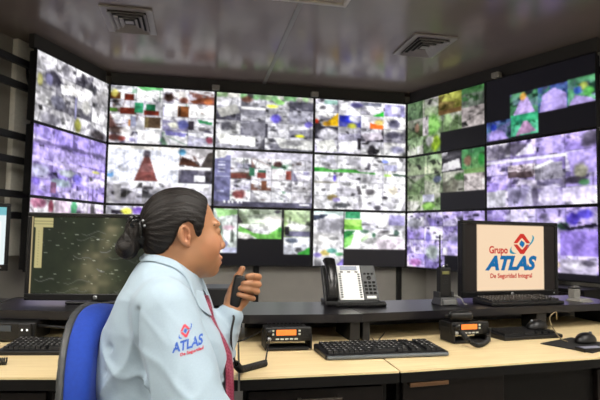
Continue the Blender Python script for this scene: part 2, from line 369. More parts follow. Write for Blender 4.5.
def pic_c13():
    c = Cv('ebe8f4', 13).grid(0, 0, 1, 1, 4, 4, WHT, 6)
    c.r(.1, .02, .24, .1, '8fb0a8').p([(.26, .27), (.26, .14), (.4, .08), (.5, .27)], 'f2f0f8').e(.45, .08, .06, .05, '6a66a0').p([(.62, .27), (.75, .17), (.75, .27)], '3fbf4a').r(.52, .02, .72, .08, '8a8c9c').r(.76, .03, .98, .25, 'a9a4d0').r(.84, .07, .94, .2, 'dcd8f0')
    c.p([(.08, .5), (.25, .25), (.25, .5)], 'efc22c').e(.13, .46, .04, .04, 'b88a28').e(.02, .42, .02, .04, 'e04830').r(.26, .28, .5, .5, '5f62b0').e(.34, .35, .06, .06, '3c46c8').e(.44, .34, .06, .07, 'eeecf6').e(.4, .47, .05, .05, 'b8b838')
    c.r(.51, .28, .75, .5, 'e4e0e6').p([(.6, .4), (.75, .44), (.74, .51), (.6, .5)], 'f0793c').e(.7, .38, .05, .05, 'e8d070').e(.87, .4, .06, .08, '6a6880').r(0, .51, .25, .74, '4a4852').e(.15, .66, .1, .1, 'e8e6ee').e(.02, .52, .06, .05, '1c1a20').p([(.02, .8), (.2, .74), (.25, .97), (.03, .97)], 'f4f4f0')
    c.p([(.26, .8), (.45, .74), (.47, .97), (.26, .97)], 'f4f3fa').r(.46, .7, .5, .9, '3a3840').e(.62, .93, .04, .1, '38363c').p([(.5, .62), (.72, .56), (.75, .7), (.55, .74)], 'c4bcc8').e(.86, .6, .09, .06, '5a5868').e(.9, .88, .07, .06, '9a98b8')
    return c
def pic_c21():
    c = Cv('e9eaf2', 21)
    for x in np.linspace(.03, .64, 17): c.r(x, 0, x+.012, .6, 'd0d4e4', .7)
    c.r(0, 0, .66, .06, 'e0ddd8').p([(.35, .14), (.38, .14), (.47, .6), (.25, .6)], '8a5a58').p([(.33, .3), (.41, .3), (.44, .45), (.29, .45)], 'a07474').e(.365, .14, .03, .06, '4a4450').e(.03, .5, .03, .05, '5a88b8').p([(.0, .48), (.25, .2), (.26, .22), (.02, .5)], 'b8bccc')
    c.tile(.67, 0, 1, .33, ['d8d4d8', 'f4f2f6', '6a5048'], 4).p([(.67, .3), (.7, .16), (.8, .22), (.88, .33)], '5c4238').p([(.88, .33), (.95, .08), (1, .05), (1, .33)], '4c4644').e(.7, .08, .03, .05, '4f88a8')
    c.tile(.67, .33, 1, .62, ['a8a6b0', '5a5864', 'dedce4'], 5).r(.67, .34, .98, .38, 'f2f0f4').p([(.7, .4), (.86, .4), (.84, .6), (.68, .6)], '6e6c7c').r(.82, .48, .93, .58, 'f4f4f8').e(.95, .44, .03, .05, '3a3840')
    c.tile(0, .63, .33, 1, ['eeecf4', 'c4c2d2', 'f8f7fa', '8f8c94'], 4).p([(.06, .66), (.13, .66), (.14, .95), (.08, .95)], 'a4a2a6').tile(.33, .63, .67, 1, ['f2f0f6', '4a4850', 'd8d6e0'], 5).tile(.67, .63, 1, 1, ['f4f3f8', 'cfccda', 'f8f6fa'], 4)
    return c
def pic_c22():
    c = Cv('b9b4d4', 22).r(0, 0, 1, .12, 'c4c0d0').r(0, .1, .16, .92, '7a7aa6').p([(0, .0), (.16, .0), (.1, .14), (0, .16)], 'dcdad8')
    c.grid(.16, .12, .99, .9, 4, 4, MIX, 5)
    for y in (.2, .26, .32, .38): c.r(.04, y, .11, y+.02, 'c9cbe4')
    c.r(.02, .46, .16, .48, 'b4b6d8').r(.03, .72, .1, .74, 'a8aacc').r(.17, .42, .32, .5, '8c4c44').r(.35, .3, .4, .45, '4a9a78').r(.43, .38, .52, .48, '984c48').r(.44, .33, .52, .38, '3f7060').r(.58, .3, .7, .5, 'f4eef2').r(.72, .34, .78, .5, '9a5048').r(.47, .52, .53, .7, '8a5a44').e(.25, .78, .06, .07, '8a3c3c').e(.64, .22, .04, .05, '5a3432')
    c.r(0, .9, 1, 1, '68667c')
    for x in (.1, .14, .18, .23, .27): c.r(x, .89, x+.02, .93, 'f4f2fa')
    c.r(.87, .92, .97, .95, 'dedce8')
    return c
def pic_c23():
    c = Cv('f4f2f8', 23).grid(0, 0, 1, 1, 4, 4, [['fbfafd', 'eceaf2', 'f6f5fa', 'dcd9e4'], ['f8f7fb', 'f0eef6', 'e4e0ee', 'fdfdff']], 4)
    c.p([(0, .24), (.1, .24), (.2, .28), (.3, .25), (.45, .26), (.5, .3), (.66, .3), (.66, .33), (.4, .31), (.2, .32), (0, .31)], '5fa85a').r(.0, .25, .05, .31, '2f8a3c').r(.76, .32, .84, .36, 'b8dc8a').p([(.84, .3), (1, .32), (1, .36), (.86, .34)], '5a6a60')
    c.e(.59, .18, .02, .06, '55525c').e(.77, .08, .03, .03, '7a88d8').r(.76, .14, .9, .26, 'c9c8e4').e(.22, .42, .015, .06, '5a48c0').p([(.05, .08), (.2, .0), (.24, .2)], 'd2d0dc').e(.45, .12, .12, .06, 'dedce6')
    c.r(.0, .5, .25, .53, 'a9a59c').p([(.45, .55), (.49, .55), (.52, .72), (.48, .72)], '6f6c70').e(.6, .66, .05, .05, '7a767c').e(.85, .62, .06, .07, 'cfc8b8').e(.77, .76, .03, .03, '46444c').e(.2, .78, .05, .05, 'a08f60').e(.3, .92, .07, .05, '4a4c50').e(.24, .82, .04, .04, 'b4a8e0').e(.69, .95, .04, .04, '4c4a50').e(.5, .85, .02, .1, '8a888c')
    return c
def pic_c31():
    c = Cv('f0eef6', 31).grid(0, 0, 1, 1, 4, 3, WHT+[['e8ecd8', 'c8d870', '8a70b8', 'f6f4fa']], 6); return c.r(.05, .08, .2, .14, '3f3c48').e(.2, .1, .05, .05, 'd8d860').e(.3, .08, .05, .06, '6a50a0')
def pic_c32():
    c = Cv(BLK, 32)
    c.tile(0, 0, .24, .78, ['dce8e0', 'f0eef6', 'c8dcc8', 'e0e4ee'], 5).p([(.02, .0), (.24, .02), (.24, .1), (.05, .16)], '9fd48a').e(.05, .45, .03, .15, '7fb08a').e(.16, .34, .06, .04, 'e0b4c8').e(.13, .62, .02, .05, '8888b4').r(0, .68, .24, .78, 'c9cdea')
    c.tile(.25, 0, .69, .27, ['e0f0d8', 'd0e8b8', 'f0eee8', 'b8d8a0'], 4).e(.6, .2, .1, .09, 'efeae4').p([(.25, .12), (.3, .25), (.25, .27)], '5a5258').e(.65, .04, .03, .03, '555060')
    c.tile(.25, .27, .69, .52, ['eef0ec', 'e4ecdc', 'f6f6f4'], 4).p([(.26, .3), (.4, .42), (.55, .45), (.66, .33), (.69, .3), (.69, .52), (.44, .52), (.36, .45), (.25, .4)], '7fd060').e(.47, .38, .08, .05, 'dcdae2').e(.67, .36, .02, .04, '3f8a40').e(.32, .48, .05, .05, 'ece8e4')
    c.tile(.71, 0, .98, .5, ['cfe8b8', 'bce090', 'f0f0ec'], 4).e(.84, .3, .1, .05, 'f2f2f2').r(.73, .38, .98, .48, '7a7894').r(.72, .3, .77, .45, '3a3840').tile(.71, .5, .98, .8, ['d8dae6', 'eeeef2', 'b8bcc8'], 4).e(.8, .55, .06, .04, '5a6478').p([(.84, .8), (.98, .66), (.98, .8)], '4fc050')
    return c
def pic_c33():
    c = Cv('1f1d20', 33)
    c.tile(0, 0, .32, 1, ['e8e6ee', 'f2f0f4', 'd4d2da'], 4).r(0, 0, .32, .08, 'cfe4e0').p([(0, .08), (.16, .06), (.1, .14), (0, .18)], '4c5468').e(.17, .26, .14, .12, 'b4b2be').e(.1, .52, .14, .1, 'eceae8').e(.22, .5, .05, .03, '8a8a8c').e(.12, .76, .05, .05, 'd8c060').e(.2, .72, .05, .04, '5fb0a0').e(.28, .78, .04, .03, '60b878').e(.05, .8, .04, .04, '9a88e0').p([(.24, 1), (.32, .85), (.32, 1)], '9888e0')
    c.tile(.33, 0, 1, .34, ['eeecf4', 'f6f4fa', 'dcdaea'], 4).r(.34, 0, .5, .12, '4aa878').r(.33, .14, .52, .3, 'a4dc6c').p([(.33, .24), (.53, .28), (.53, .34), (.33, .34)], '7ec850').e(.62, .1, .05, .12, 'e8e4ec').r(.7, .05, .8, .28, 'f0eef2').r(.81, .04, .99, .24, 'b0a8dc')
    c.tile(.33, .34, 1, .68, ['f0eef2', 'f8f6fa', 'e8e0ea'], 4).p([(.33, .36), (.45, .34), (.4, .46), (.33, .5)], '3f9a58').p([(.33, .5), (.44, .4), (.4, .6), (.33, .68)], '8cdc70').e(.55, .36, .05, .03, '507860').e(.65, .42, .02, .04, '508a68').e(.9, .38, .03, .05, '3f5a50').p([(.62, .68), (.7, .5), (.95, .46), (1, .55), (1, .68)], 'e0d4e0').p([(.5, .5), (.6, .4), (.62, .44), (.52, .56)], 'c8e8b8')
    return c
def pic_r11():
    c = Cv(BLK, 41).grid(0, 0, 1, .66, 4, 2, GRN, 6).grid(0, .66, .46, 1, 2, 1, GRN, 6)
    c.tile(0, 0, .22, .33, ['7aa070', '8fb080', '6a8a60'], 3).tile(.44, 0, .73, .33, ['b8bc50', 'a8a848', '8a7048'], 2).r(.44, .28, .73, .36, '8a6a44').e(.36, .5, .1, .16, '8fe060').e(.56, .48, .05, .1, 'b0d890').tile(.22, .33, .3, .66, ['b8b0b4', 'a0989c'], 3).tile(.73, 0, 1, .33, ['58a058', '8a9488', '70b868'], 4).tile(.73, .33, 1, .66, ['b0a4a4', '8a8480', '4a4c48', 'c8bcbc'], 4).e(.4, .84, .06, .12, 'b8e820').e(.14, .5, .03, .08, 'c09078').e(.32, .78, .05, .08, 'dcd8dc')
    return c
def pic_r12():
    c = Cv('0f0e13', 42)
    T = [['5f9a70', '8a80c0', '4a8068', 'b0a0e0'], ['5a6ab0', '6aa878', '9a90d0', '40705c']]
    c.tile(.25, .3, .52, .66, T[0], 4).p([(.27, .66), (.36, .4), (.42, .38), (.5, .66)], 'b8a4d8').e(.38, .37, .03, .05, 'd8a050').tile(.52, .3, .78, .66, T[1], 4).p([(.53, .66), (.56, .42), (.66, .34), (.77, .46), (.77, .66)], 'b0a0dc').tile(.78, .29, 1, .65, T[0], 5).p([(.78, .65), (.84, .52), (.97, .6), (1, .65)], 'b4a4dc').e(.9, .42, .04, .05, 'b8c060').e(.86, .46, .03, .05, '3f5ab8').e(.94, .5, .04, .06, '6ac060')
    c.tile(0, .66, .26, .97, T[1], 4).p([(.02, .97), (.06, .8), (.16, .82), (.24, .97)], 'a898d8').e(.08, .76, .03, .05, '4050c0').tile(.26, .64, .52, .95, ['4ab088', '50a878', '3f8a78', '6ac0a0'], 4).p([(.3, .95), (.38, .75), (.42, .75), (.5, .92)], 'bc98bc')
    return c
def pic_r21():
    c = Cv('17161b', 51).grid(0, 0, 1, .7, 4, 2, GRN, 7).grid(0, .7, .46, 1, 2, 1, GRN, 6)
    c.tile(.48, 0, .73, .35, ['4a4850', 'd8d4dc', '8a8690'], 4).p([(.48, .34), (.5, .2), (.7, .14), (.72, .3)], 'e6e2e8').tile(.73, 0, 1, .34, ['58b870', '8ad07c', '70a880'], 4).e(.8, .2, .04, .08, 'b07868').e(.96, .2, .03, .1, '38c050').tile(.5, .35, .75, .7, ['e0e0d0', 'b8c0a4', '706c60'], 5).e(.72, .45, .07, .06, '4a7840').tile(.76, .35, 1, .7, ['c8b8b8', 'b0a4a4', 'dcd0d0'], 3).r(.76, .34, 1, .42, '88b868').e(.42, .45, .05, .06, '7078a8').r(.22, .72, .38, .84, 'c8c8e4').e(.3, .92, .08, .06, '98e058')
    return c
def pic_r22():
    c = Cv('c0b2ea', 52).grid(0, 0, 1, 1, 4, 4, PUR+[['e8e2fa', 'd4cae8', 'f4f0fc', '6a6480']], 6)
    c.e(.1, .14, .1, .12, '7a7488').e(.3, .12, .1, .1, '5a5660').p([(.3, .22), (.45, .04), (.48, .22)], 'e6def6').p([(.5, .25), (.55, .06), (.72, .05), (.75, .26)], 'b8a8e8').e(.95, .12, .06, .12, '6a6474').r(.0, .27, .9, .32, 'ece6f8').tile(.22, .36, .48, .56, ['d8ccd8', '8a7a80', '6a5a60'], 3).p([(.22, .55), (.22, .46), (.45, .48), (.47, .58)], '6a5c60').tile(.48, .38, .72, .62, ['a8a4b4', '94909e', 'c4c0cc'], 4).p([(.44, .44), (.62, .34), (.66, .37), (.5, .46)], 'f4f0fa').p([(.76, .28), (1, .24), (1, .56), (.8, .6)], 'b4a4e2').e(.87, .54, .05, .1, 'a8a88c')
    c.e(.82, .66, .1, .05, '38343c').e(.9, .7, .04, .04, '4a7a50').r(.72, .76, 1, .96, 'dcd2f4').p([(0, .76), (.2, .72), (.2, .98), (0, .98)], 'cac8d4').tile(.22, .7, .46, .98, ['b8b0d8', '8c86a0', 'e4dff2'], 5).e(.3, .84, .06, .08, '7e7a92').e(.6, .86, .1, .15, 'e4dcf8').e(.58, .68, .06, .03, '6a6480').e(.48, .84, .03, .14, '6a6478')
    return c
def pic_r31():
    c = Cv(BLK, 61).grid(0, 0, 1, .74, 4, 3, PUR, 7).grid(0, .74, .52, .98, 2, 1, [['a8a0c8', '8c9c90', 'c4b8e4', '7a70a8'], PUR[1]], 6)
    return c.e(.1, .2, .1, .1, '8a8a94').e(.3, .45, .04, .08, '6a60a8').e(.68, .5, .1, .08, '9c98b8').e(.12, .9, .08, .06, 'c888c8').e(.36, .72, .08, .12, 'a4b0a8').r(.55, .5, 1, .74, 'a898e0', .6)
def pic_r32():
    c = Cv('15131a', 62).grid(0, 0, 1, .9, 4, 3, PUR, 6)
    return c.e(.62, .45, .1, .3, 'd8ccf8').e(.8, .16, .05, .08, '5848c0').e(.9, .1, .06, .06, '5a50c8').e(.72, .26, .05, .05, '2f4a34').p([(.7, .2), (.78, .28), (.98, .22), (1, .27), (.76, .32)], '3a3848').r(.7, .34, 1, .66, '9c88d8').e(.6, .5, .03, .1, '4fa0a0').r(.7, .72, .98, .9, 'b8b0c8').e(.82, .8, .08, .05, 'e4deee').e(.92, .76, .06, .04, '54505c').e(.65, .8, .04, .06, 'c8b890').e(.3, .12, .1, .06, 'e0d8f6')
def pic_l1():
    c = Cv('c8c6cc', 71).grid(0, 0, 1, 1, 4, 4, [['d4d2d6', 'c0bec4', 'e8e6ea', '74727c'], ['dcdadc', 'b8b6bc', '908e98', 'eeecf0'], ['e0dee2', 'cac8cc', 'f2f0f2', '5c5a64']], 6)
    return c.e(.2, .32, .1, .1, '45434e').e(.05, .4, .03, .08, 'c8c488').e(.16, .35, .04, .08, '8a88a8').p([(.3, .36), (.45, .3), (.6, .4), (.32, .5)], 'f0eeec').e(.6, .16, .03, .1, '4c4a52').e(.78, .22, .03, .08, '3f3d46').e(.36, .12, .04, .1, '8a8890').e(.28, .64, .08, .1, '80808f').e(.55, .88, .04, .1, '9a9a4c').e(.2, .92, .12, .08, '8c8a94').e(.85, .93, .1, .07, '504a4c').e(.66, .55, .06, .1, 'e8e6e2').r(.5, .46, .53, .8, 'a8a6c8').e(.9, .3, .1, .12, 'a4a2a4')
def pic_l2():
    c = Cv('b6a6e4', 72).grid(0, 0, 1, 1, 4, 4, PUR[:3], 5)
    for i in range(4): c.e(.125+.25*i, .1, .09, .1, 'b4a4ec', .8).e(.125+.25*i, .24, .12, .03, '6a6084', .8)
    return c.r(.02, .3, .98, .46, 'c4b6ea', .7).p([(0, .44), (.3, .5), (.5, .46), (.98, .5), (.98, .6), (0, .52)], 'd2c6ee', .8).e(.45, .62, .12, .05, 'b0b8b8').e(.85, .52, .05, .02, 'c8c868').e(.1, .64, .1, .08, 'b8b8d0').e(.36, .78, .12, .06, 'a4b4b8').r(.23, .78, .3, .94, '8a6a84').e(.06, .8, .05, .05, '8070c0').e(.58, .68, .06, .07, '7a70c4').e(.8, .74, .14, .05, 'd6ccf0')
def pic_l3():
    c = Cv('e0dae6', 73).grid(0, 0, 1, .8, 4, 3, [['e8e2e8', 'f0ecf2', 'c8a8b8', 'd8d0dc'], ['dcd4e4', 'f2eef4', 'b8a8c8', 'eae4ec']], 5).r(0, .8, 1, 1, 'a89cc4')
    return c.e(.1, .06, .08, .07, 'a87088').e(.25, .1, .03, .08, '8a4858').e(.55, .1, .04, .1, '58a878').r(.3, .0, .5, .2, 'd4c4d4').e(.82, .1, .03, .1, '6c6a70').r(0, .45, .3, .55, '6a6494').r(0, .9, 1, 1, '9a78a4').e(.1, .68, .12, .06, '7a84b8')

def camera_grain(a, k):
    """the soft light and dark detail of small camera pictures"""
    def nz(sx, sy, o): return vnoise(np.stack([GX.ravel()*sx+k*3, GY.ravel()*sy+k*5, np.full(GX.size, o+k)], 1)).reshape(GX.shape)
    f = .40*nz(13, 9, .3)+.35*nz(27, 19, 4.3)+.25*nz(55, 36, 8.3); lum = a.mean(2)
    g = np.clip((f-.3)*2.8, 0, 1); g = np.where(lum > .2, .70+.36*g, 1.)[..., None]
    b = np.clip(a*g*1.08, 0, 1); b = np.where(lum[..., None] > .2, np.clip((b-.5)*1.3+.46, .02, 1), b); b = np.where(lum[..., None] > .2, b+.10*np.clip(g-.95, 0, 1), b)
    for _ in range(1):
        c = b.copy(); c[1:-1, 1:-1] = (b[1:-1, 1:-1]*4+b[:-2, 1:-1]+b[2:, 1:-1]+b[1:-1, :-2]+b[1:-1, 2:])/8; b = c
    return b
m_disp = attr_mat('lit_display', 1.15, .25); m_disp.node_tree.nodes['Principled BSDF'].inputs['Specular IOR Level'].default_value = .2; m_bezel = mat('screen_bezel', '#0d0d0f', .35, var=.1)
def paint(me, a, nx, ny):
    """one colour per vertex of a display grid, top row first"""
    a = np.clip(a, 0, 1); a = np.where(a <= .04045, a/12.92, ((a+.055)/1.055)**2.4)
    cc = np.ones((ny*nx, 4), np.float32); cc[:, :3] = a.reshape(-1, 3)
    ca = me.color_attributes.new('col', 'FLOAT_COLOR', 'POINT'); ca.data.foreach_set('color', cc.ravel())
def display(name, sx, sz, y, a, m, parent, cz=0.):
    ny, nx = a.shape[:2]
    X = np.linspace(-sx/2, sx/2, nx); Z = np.linspace(sz/2, -sz/2, ny)+cz
    vs = [(x, y, z) for z in Z for x in X]
    fs = [(j*nx+i, (j+1)*nx+i, (j+1)*nx+i+1, j*nx+i+1) for j in range(ny-1) for i in range(nx-1)]
    me = bpy.data.meshes.new(name); me.from_pydata(vs, [], fs); me.materials.append(m); paint(me, a, nx, ny); me.update()
    o = bpy.data.objects.new(name, me); COL.objects.link(o); o.parent = parent; return o
def frame_bars(b, sx, sz, e, y0, y1, cz=0., bev=.002):
    d = y1-y0; cy = (y0+y1)/2
    for cx, z, dx, dz in ((0, sz/2-e/2, sx, e), (0, -sz/2+e/2, sx, e), (sx/2-e/2, 0, e, sz-2*e), (-sx/2+e/2, 0, e, sz-2*e)):
        b.box((cx, cy, z+cz), (dx, d, dz), bev)
    return b
def wall_screen(origin, d, col, row, pic, label, dull=0.):
    p = origin+d*((col+.5)*PW); z = ZTOP-PH*(row+.5)
    t = thing('wall_screen', label, 'screen', (p.x, p.y, z), math.atan2(d.y, d.x), 'screens of the video wall')
    frame_bars(B(), PW-.004, PH-.004, .011, 0, .03).build('bezel', m_bezel, t)
    nbox((0, .05, 0), (PW-.03, .06, PH-.03), .008).build('back_housing', m_blackm, t)
    a = pic().a; k = camera_grain(a, col*7+row*3+d.x)
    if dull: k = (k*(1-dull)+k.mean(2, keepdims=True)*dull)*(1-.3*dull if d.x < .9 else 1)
    display('display', PW-.026, PH-.026, .004, k, m_disp, t)
ex = Vector((1, 0, 0))
wall_screen(HL+DL*PW, -DL, 0, 0, pic_l1, 'top screen of the angled left column, showing grey camera views')
wall_screen(HL+DL*PW, -DL, 0, 1, pic_l2, 'middle screen of the angled left column, showing purple camera views')
wall_screen(HL+DL*PW, -DL, 0, 2, pic_l3, 'lowest screen of the angled left column, half hidden by the map monitor')
for c_, r_, f_, lb in ((0, 0, pic_c11, 'wall screen with sixteen colourful indoor views, top row directly right of the angled left column'),
    (1, 0, pic_c12, 'wall screen of grey street and car park views, middle of the flat top row'),
    (2, 0, pic_c13, 'wall screen with a yellow and a green patch among white views, top row'),
    (0, 1, pic_c21, 'wall screen showing white curtains and a brown triangular gap'),
    (1, 1, pic_c22, 'wall screen with a violet side menu and a bottom toolbar, centre of the wall'),
    (2, 1, pic_c23, 'very white wall screen crossed by a thin green line'),
    (0, 2, pic_c31, 'bottom row wall screen mostly hidden behind the woman\'s head'),
    (1, 2, pic_c32, 'partly black wall screen with green lawn views, right beside the woman\'s face'),
    (2, 2, pic_c33, 'wall screen with a tall view on its left half, directly behind the desk phone')):
    wall_screen(HL, ex, c_, r_, f_, lb, {pic_c11: .22, pic_c22: .25, pic_c32: .28, pic_c33: .22, pic_c13: .1}.get(f_, 0.))
for c_, r_, f_, lb in ((0, 0, pic_r11, 'top screen with green outdoor views, first column of the right angled panel'),
    (1, 0, pic_r12, 'mostly black top screen at far right with a strip of violet and green views'),
    (0, 1, pic_r21, 'green garden views with a black lower right corner, middle of right panel first column'),
    (1, 1, pic_r22, 'screen filled with pale violet views at far right, middle row'),
    (0, 2, pic_r31, 'violet bottom screen behind the handheld radio antenna'),
    (1, 2, pic_r32, 'violet bottom screen at far right partly hidden by the logo monitor')):
    wall_screen(HR, DR, c_, r_, f_, lb, .32 if f_ in (pic_r11, pic_r21) else .1)

# mounting racks behind the screens
m_rack = mat('rack_steel', '#131314', .5, var=.1)
def rack(origin, d, n, length, label, ext0=0., legs=()):
    t = thing('screen_rack', label, 'mounting rack', (origin.x, origin.y, 0), math.atan2(d.y, d.x), 'black steel racks that carry the screens')
    for r_ in range(3):
        for f in (.26, .58) if r_ < 2 else (.03, .31):
            z = ZTOP-PH*(r_+f)+.03
            nbox(((length+ext0)/2-ext0, .115, z), (length+ext0, .04, .055), .004).build('rail', m_rack, t)
    for i in range(1 if ext0 else 0, n+1):
        x = min(max(i*PW, .16), length-.03)
        nbox((x, .155, 1.72), (.05, .04, 1.74), .004).build('post', m_rack, t)
    for x in legs: nbox((x, .155, .45), (.055, .04, .9), .004).build('leg', m_rack, t)
    return t
rack(HL, ex, 3, 3*PW, 'black steel rack behind the flat middle screens', legs=(.12, 1.46*PW, 3*PW-.02))
rack(HL+DL*PW, -DL, 1, PW-.06, 'black steel rack with bare rails left of the angled left screens', ext0=1.4)
rack(HR, DR, 2, 2*PW+.7, 'black steel rack behind the right angled screens')
# dark filler boards between screens and ceiling
for o_, d_, n_, nm in ((HL, ex, 3, 'trim_3'), (HL+DL*PW, -DL, 1, 'trim_4'), (HR, DR, 2, 'trim_5')):
    o = nbox((n_*PW/2, .06, (ZC+ZTOP)/2+.005), (n_*PW-.02, .05, ZC-ZTOP-.015)).build(nm, mat('dark_filler', '#3a3835', .7)); struct(o)
    o.location = (o_.x, o_.y, 0); o.rotation_euler = (0, 0, math.atan2(d_.y, d_.x))
m_clip = mat('bracket_white', '#a09c92', .5)
for p_, d_, lb in ((HL+ex*PW, ex, 'small pale bracket on the screens\' top edge above the woman'), (HL+ex*2*PW, ex, 'small pale bracket on the screens\' top edge above the desk phone'),
                   (HR+DR*(PW+.13), DR, 'small pale bracket on the top edge of the right angled screens')):
    t = thing('screen_bracket', lb, 'bracket', (p_.x, p_.y, ZTOP+.002), math.atan2(d_.y, d_.x), 'pale brackets on top of the screens')
    nbox((0, -.004, .025), (.075, .06, .05), .005).build('plate', m_clip, t)
    B().cyl((0, -.036, .025), (0, -.03, .025), .008, n=10).build('screw', m_vent, t)

# ------------------------------------------------------------------ desk
ZD, ZS = .74, .85                               # heights of the worktop and of the monitor shelf
def wood_mat():
    m = bpy.data.materials.new('maple_laminate'); m.use_nodes = True; nt = m.node_tree; b = nt.nodes['Principled BSDF']
    tc = nt.nodes.new('ShaderNodeTexCoord'); mp = nt.nodes.new('ShaderNodeMapping'); mp.inputs['Scale'].default_value = (2.2, 22, 22)
    n = nt.nodes.new('ShaderNodeTexNoise'); n.inputs['Scale'].default_value = 2.5; n.inputs['Detail'].default_value = 6; n.inputs['Distortion'].default_value = .6
    r = nt.nodes.new('ShaderNodeValToRGB'); r.color_ramp.elements[0].color = (*lin('#e2c998'), 1); r.color_ramp.elements[1].color = (*lin('#ecd6a8'), 1)
    r.color_ramp.elements[0].position = .35; r.color_ramp.elements[1].position = .65
    for a, c in ((tc.outputs['Object'], mp.inputs[0]), (mp.outputs[0], n.inputs['Vector']), (n.outputs['Fac'], r.inputs[0]), (r.outputs[0], b.inputs['Base Color'])): nt.links.new(a, c)
    b.inputs['Roughness'].default_value = .38; return m
m_wood = wood_mat()
m_edge = mat('black_edge_band', '#080707', .5, spec=.25); m_carc = mat('black_laminate', '#0a0807', .5, var=.12, scale=8, stretch=(1, 1, 12), spec=.25)
m_draw = mat('dark_brown_laminate', '#120c0a', .45, var=.2, scale=6, stretch=(8, 1, 1), spec=.3); m_hand = mat('brushed_bronze', '#8a6a50', .35, .8)
m_hdark = mat('dark_handle', '#4a423c', .35, .6)
FRONT = [Vector((-1.45, 1.785, 0)), Vector((.135, 1.575, 0)), Vector((.63, 1.597, 0)), Vector((2.25, 1.805, 0))]
BACK = [Vector((-1.35, 2.70, 0)), Vector((.20, 2.47, 0)), Vector((.66, 2.475, 0)), Vector((2.10, 2.68, 0))]
def desk(i, label, drawers):
    a, b, c, d = FRONT[i], FRONT[i+1], BACK[i+1], BACK[i]
    L = (b-a).length; ang = math.atan2((b-a).y, (b-a).x); iv = Matrix.Rotation(-ang, 3, 'Z')
    t = thing('desk_unit', label, 'desk', (a.x, a.y, 0), ang, 'units of the control desk')
    q = [iv @ (p-a) for p in (a, b, c, d)]; g = .003
    pts = [(q[0].x+g, q[0].y), (q[1].x-g, q[1].y), (q[2].x-g, q[2].y), (q[3].x+g, q[3].y)]
    B().prism(pts, ZD-.006, ZD).build('worktop', m_wood, t)
    B().prism([(x, y-.002 if k < 2 else y) for k, (x, y) in enumerate(pts)], ZD-.036, ZD-.006).build('edge_band', m_edge, t)
    n = lambda x, f: (x, f)
    B().prism([(.02, .06), (L-.02, .06), (q[2].x-.03, q[2].y-.05), (q[3].x+.03, q[3].y-.05)], .0, ZD-.036).build('carcass', m_carc, t)
    for x0, x1, z0, z1, hm in drawers:
        dr = nbox(((x0+x1)/2, .05, (z0+z1)/2), (x1-x0-.006, .02, z1-z0-.006), .003).build('drawer', m_draw, t)
        hw = min(.14, (x1-x0)*.5)
        hb = B().box((0, -.026, 0), (hw, .008, .014), .002).box((-hw/2+.012, -.012, 0), (.01, .024, .01)).box((hw/2-.012, -.012, 0), (.01, .024, .01))
        h = hb.build('handle', hm, dr); h.location = ((x0+x1)/2 if hm is m_hdark else x0+.08, .038, z1-.03 if hm is m_hdark else z1-.008)
    return t
d1 = [(.05, .55, .08, .40, m_hdark), (.05, .55, .41, .69, m_hdark), (.56, 1.05, .08, .69, m_hdark), (1.06, 1.57, .08, .40, m_hdark), (1.06, 1.57, .41, .69, m_hdark)]
desk(0, 'desk unit with pale wooden worktop behind the blue chair', d1)
desk(1, 'narrow desk unit with pale wooden worktop under the middle radio', [(.03, .46, .08, .36, m_hdark), (.03, .46, .37, .69, m_hdark)])
desk(2, 'desk unit with pale wooden worktop right of the seam, below the logo monitor', [(.03, .42, .56, .70, m_hand), (.03, .42, .34, .55, m_hdark), (.03, .42, .08, .33, m_hdark), (.82, 1.3, .5, .69, m_hdark), (.82, 1.3, .3, .49, m_hdark), (.82, 1.3, .08, .29, m_hdark)])

m_shelf = mat('glossy_black_shelf', '#131116', .28, var=.08, scale=5, bump=.03, bscale=20)
def shelf(front, back, ups, label):
    a = front[0]; t = thing('monitor_shelf', label, 'shelf', (a.x, a.y, ZD), 0, 'raised black monitor shelves')
    pts = [(p-a) for p in front+back[::-1]]
    B().prism([(p.x, p.y) for p in pts], ZS-ZD-.032, ZS-ZD).build('board', m_shelf, t)
    for x, y, wd, dp in ups: nbox((x-a.x, y-a.y, (ZS-ZD-.032)/2), (wd, dp, ZS-ZD-.032), .003).build('upright', m_blackm, t)
    bk = [p-a for p in back]
    for p, q in zip(bk, bk[1:]):
        e = q-p; o = nbox((e.length/2, -.012, (ZS-ZD-.032)/2), (e.length-.01, .016, ZS-ZD-.032)).build('back_panel', m_blackm, t)
        o.location = p; o.rotation_euler = (0, 0, math.atan2(e.y, e.x))
V = lambda x, y: Vector((x, y, 0))
shelf([V(-1.35, 2.36), V(.209, 2.039), V(.648, 2.035)], [V(-1.3, 2.69), V(.22, 2.43), V(.652, 2.42)],
      [(-1.2, 2.5, .03, .2), (-.3, 2.28, .03, .2), (.625, 2.17, .04, .22)], 'raised black shelf behind the woman carrying map monitor and phone')
shelf([V(.652, 2.047), V(2.06, 2.318)], [V(.656, 2.42), V(2.05, 2.66)],
      [(.675, 2.18, .03, .22), (1.56, 2.29, .05, .12), (2.03, 2.48, .03, .24)], 'raised black shelf carrying the logo monitor')

